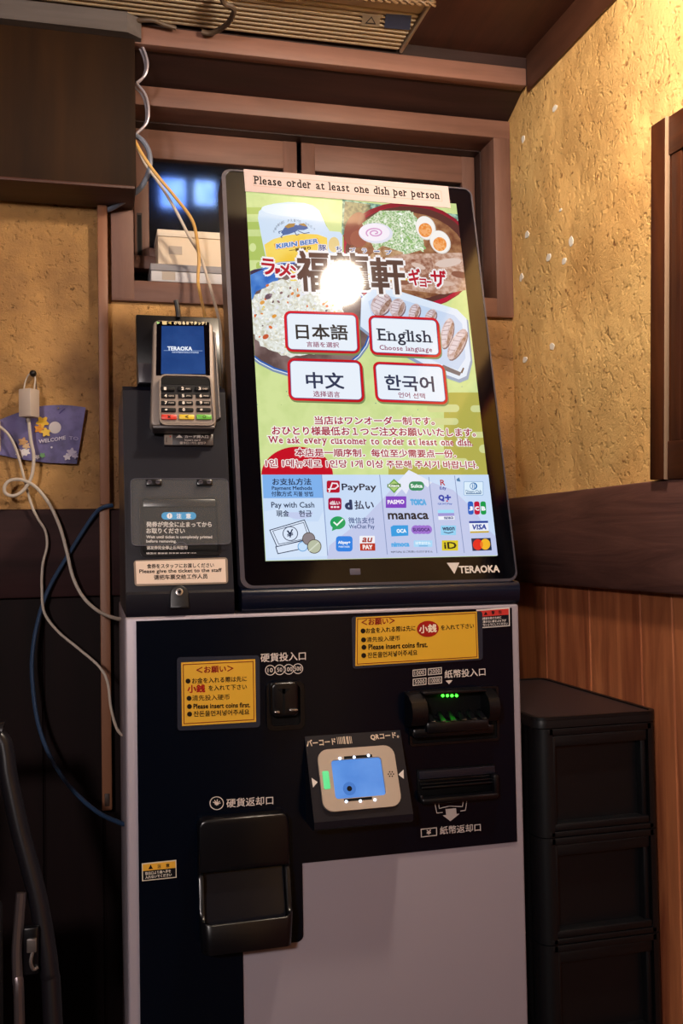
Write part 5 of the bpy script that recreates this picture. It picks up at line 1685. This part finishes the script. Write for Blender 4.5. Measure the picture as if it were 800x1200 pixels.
# local: x along the wall towards the viewer, y up, z out of the wall
Hs = .468
for xs_ in (0, .42):
    t = MB(SM); t.bbox(xs_, xs_ + .034, 0, Hs, 0, .024, SHUT, r=.0015); t.build('stile', SH)
SH2 = wood('polished_chestnut_rail', '#35160a', '#5f3014', 1, rough=.5, coat=0, spec=.25)
t = MB(SM); t.bbox(.034, .42, Hs - .05, Hs, .001, .02, SH2, r=.0015); t.build('rail', SH)
t = MB(SM); t.bbox(.034, .42, 0, .05, .001, .02, SH2, r=.0015); t.build('rail', SH)
t = MB(SM); t.bbox(.0345, .0355, .0, Hs, .018, .0250, mat('pale_stile_edge', '#a5866c', rough=.5), r=.0006); t.build('stile_edge', SH)  # thin pale strip along the inner edge of the stile
t = MB(SM); t.bbox(.0375, .060, .05, Hs - .05, .001, .018, SHUT, r=.0015); t.build('inner_stile', SH)
t = MB(SM); t.box(.05, .42, .045, Hs - .045, .000, .004, DEEP); t.build('shutter_back', SH)
for k in range(5):
    t = MB(SM); t.bbox(.11 + k * .06, .122 + k * .06, .05, Hs - .05, .004, .014, SHUT, r=.001); t.build('lattice_bar', SH)

# yellow poster on the shutter, seen mirrored in the touchscreen's border
t = MB(RIGHTW.M); t.bbox(.17, .372, 1.605, 1.800, .0290, .0300, P('#8f1f2a'), r=.0002)
py_ = tag(t.build('poster', smooth=False), 'yellow poster with a dark red border on the wooden shutter, mirrored in the touchscreen border', 'poster')
t = MB(RIGHTW.M); t.box(.184, .358, 1.619, 1.786, .0296, .0303, P('#e0a030')); t.build('poster_print', py_, smooth=False)

# ------------------------------------------------------------------ folding chair at the lower left
FC = thing('folding_chair', 'black tubular folding chair leaning at the lower left beside the machine', 'folding chair', (-.32, .12, 0))
def fy(py): return .10 + (py - 870) * -.00018
outer_px = [(-40, 858), (-12, 860), (2, 868), (6.5, 884), (9, 905), (15, 935), (24, 975), (34, 1012), (44, 1052), (52, 1095), (58, 1140), (62, 1200)]
pts = [pt(p[0], p[1], fy(p[1])) for p in outer_px]
d_ = (pts[-1] - pts[-2]).normalized()
p = pts[-1].copy()
k = p.z / -d_.z
foot = p + d_ * k
pts.append(Vector((foot.x * .4 + p.x * .6, foot.y * .6 + p.y * .4, .35))); pts.append(Vector((p.x * .4 + foot.x * .6, p.y * .3 + foot.y * .7, .012)))
cxc = -.42
full = pts[::-1] + [Vector((2 * cxc - q.x, q.y, q.z)) for q in pts]
t = MB(); t.tube(full[:], .0115, TUBEB, n=14, k=5); t.build('back_frame', FC)
inner_px = [(25, 1046), (22, 1085), (20, 1115), (21, 1150), (23, 1200)]
ip = [pt(q[0], q[1], fy(q[1]) - .012) for q in inner_px]
ip.append(Vector((ip[-1].x + .01, ip[-1].y - .05, .36))); ip.append(Vector((ip[-1].x + .02, ip[-1].y - .08, .012)))
GT = mat('worn_steel_tube', '#5c5254', rough=.3, metal=.6)
for sgn in (0, 1):
    q = [Vector((2 * cxc - v.x, v.y, v.z)) if sgn else v for v in ip]
    t = MB(); t.tube(q, .0062, GT, n=10); t.build('leg', FC)
    b0 = [pt(32, 1086, .05), pt(46, 1137, .05)]
    xa, xb = (b0[0].x, b0[1].x) if not sgn else (2 * cxc - b0[1].x, 2 * cxc - b0[0].x)
    ya = fy(1110) - .018
    t = MB()
    t.bbox(xa - .004, xb, ya, ya + .012, b0[1].z, b0[0].z + .002, BLACKS, r=.002)
    t.bbox(xa, xb - .002, ya - .003, ya + .001, b0[0].z - .026, b0[0].z - .010, mat('dull_steel', '#77706e', rough=.35, metal=.6), r=.0012)
    hx = (xa + xb) / 2
    t.tube([(hx, ya - .001, b0[0].z - .026), (hx - .002, ya - .004, b0[0].z - .036), (hx + .001, ya - .003, b0[0].z - .045), (hx + .006, ya - .001, b0[0].z - .044)], .0022, mat('dull_steel', '#77706e'))
    t.build('hinge_bracket', FC)
# seat pan folded up between the legs and the back pad
xs = (2 * cxc - ip[0].x + .02, ip[0].x - .02)
t = MB(); t.bbox(xs[0], xs[1], .028, .05, ip[3].z - .32, ip[0].z - .0, mat('black_vinyl', '#0e0d10', rough=.5), r=.008, seg=3); t.build('seat', FC)
zt2 = pts[0].z
t = MB(); t.bbox(2 * cxc + .26, -.26, .085, .10, zt2 - .16, zt2 - .03, mat('black_vinyl', '#0e0d10'), r=.006, seg=3)
t.build('backrest', FC)
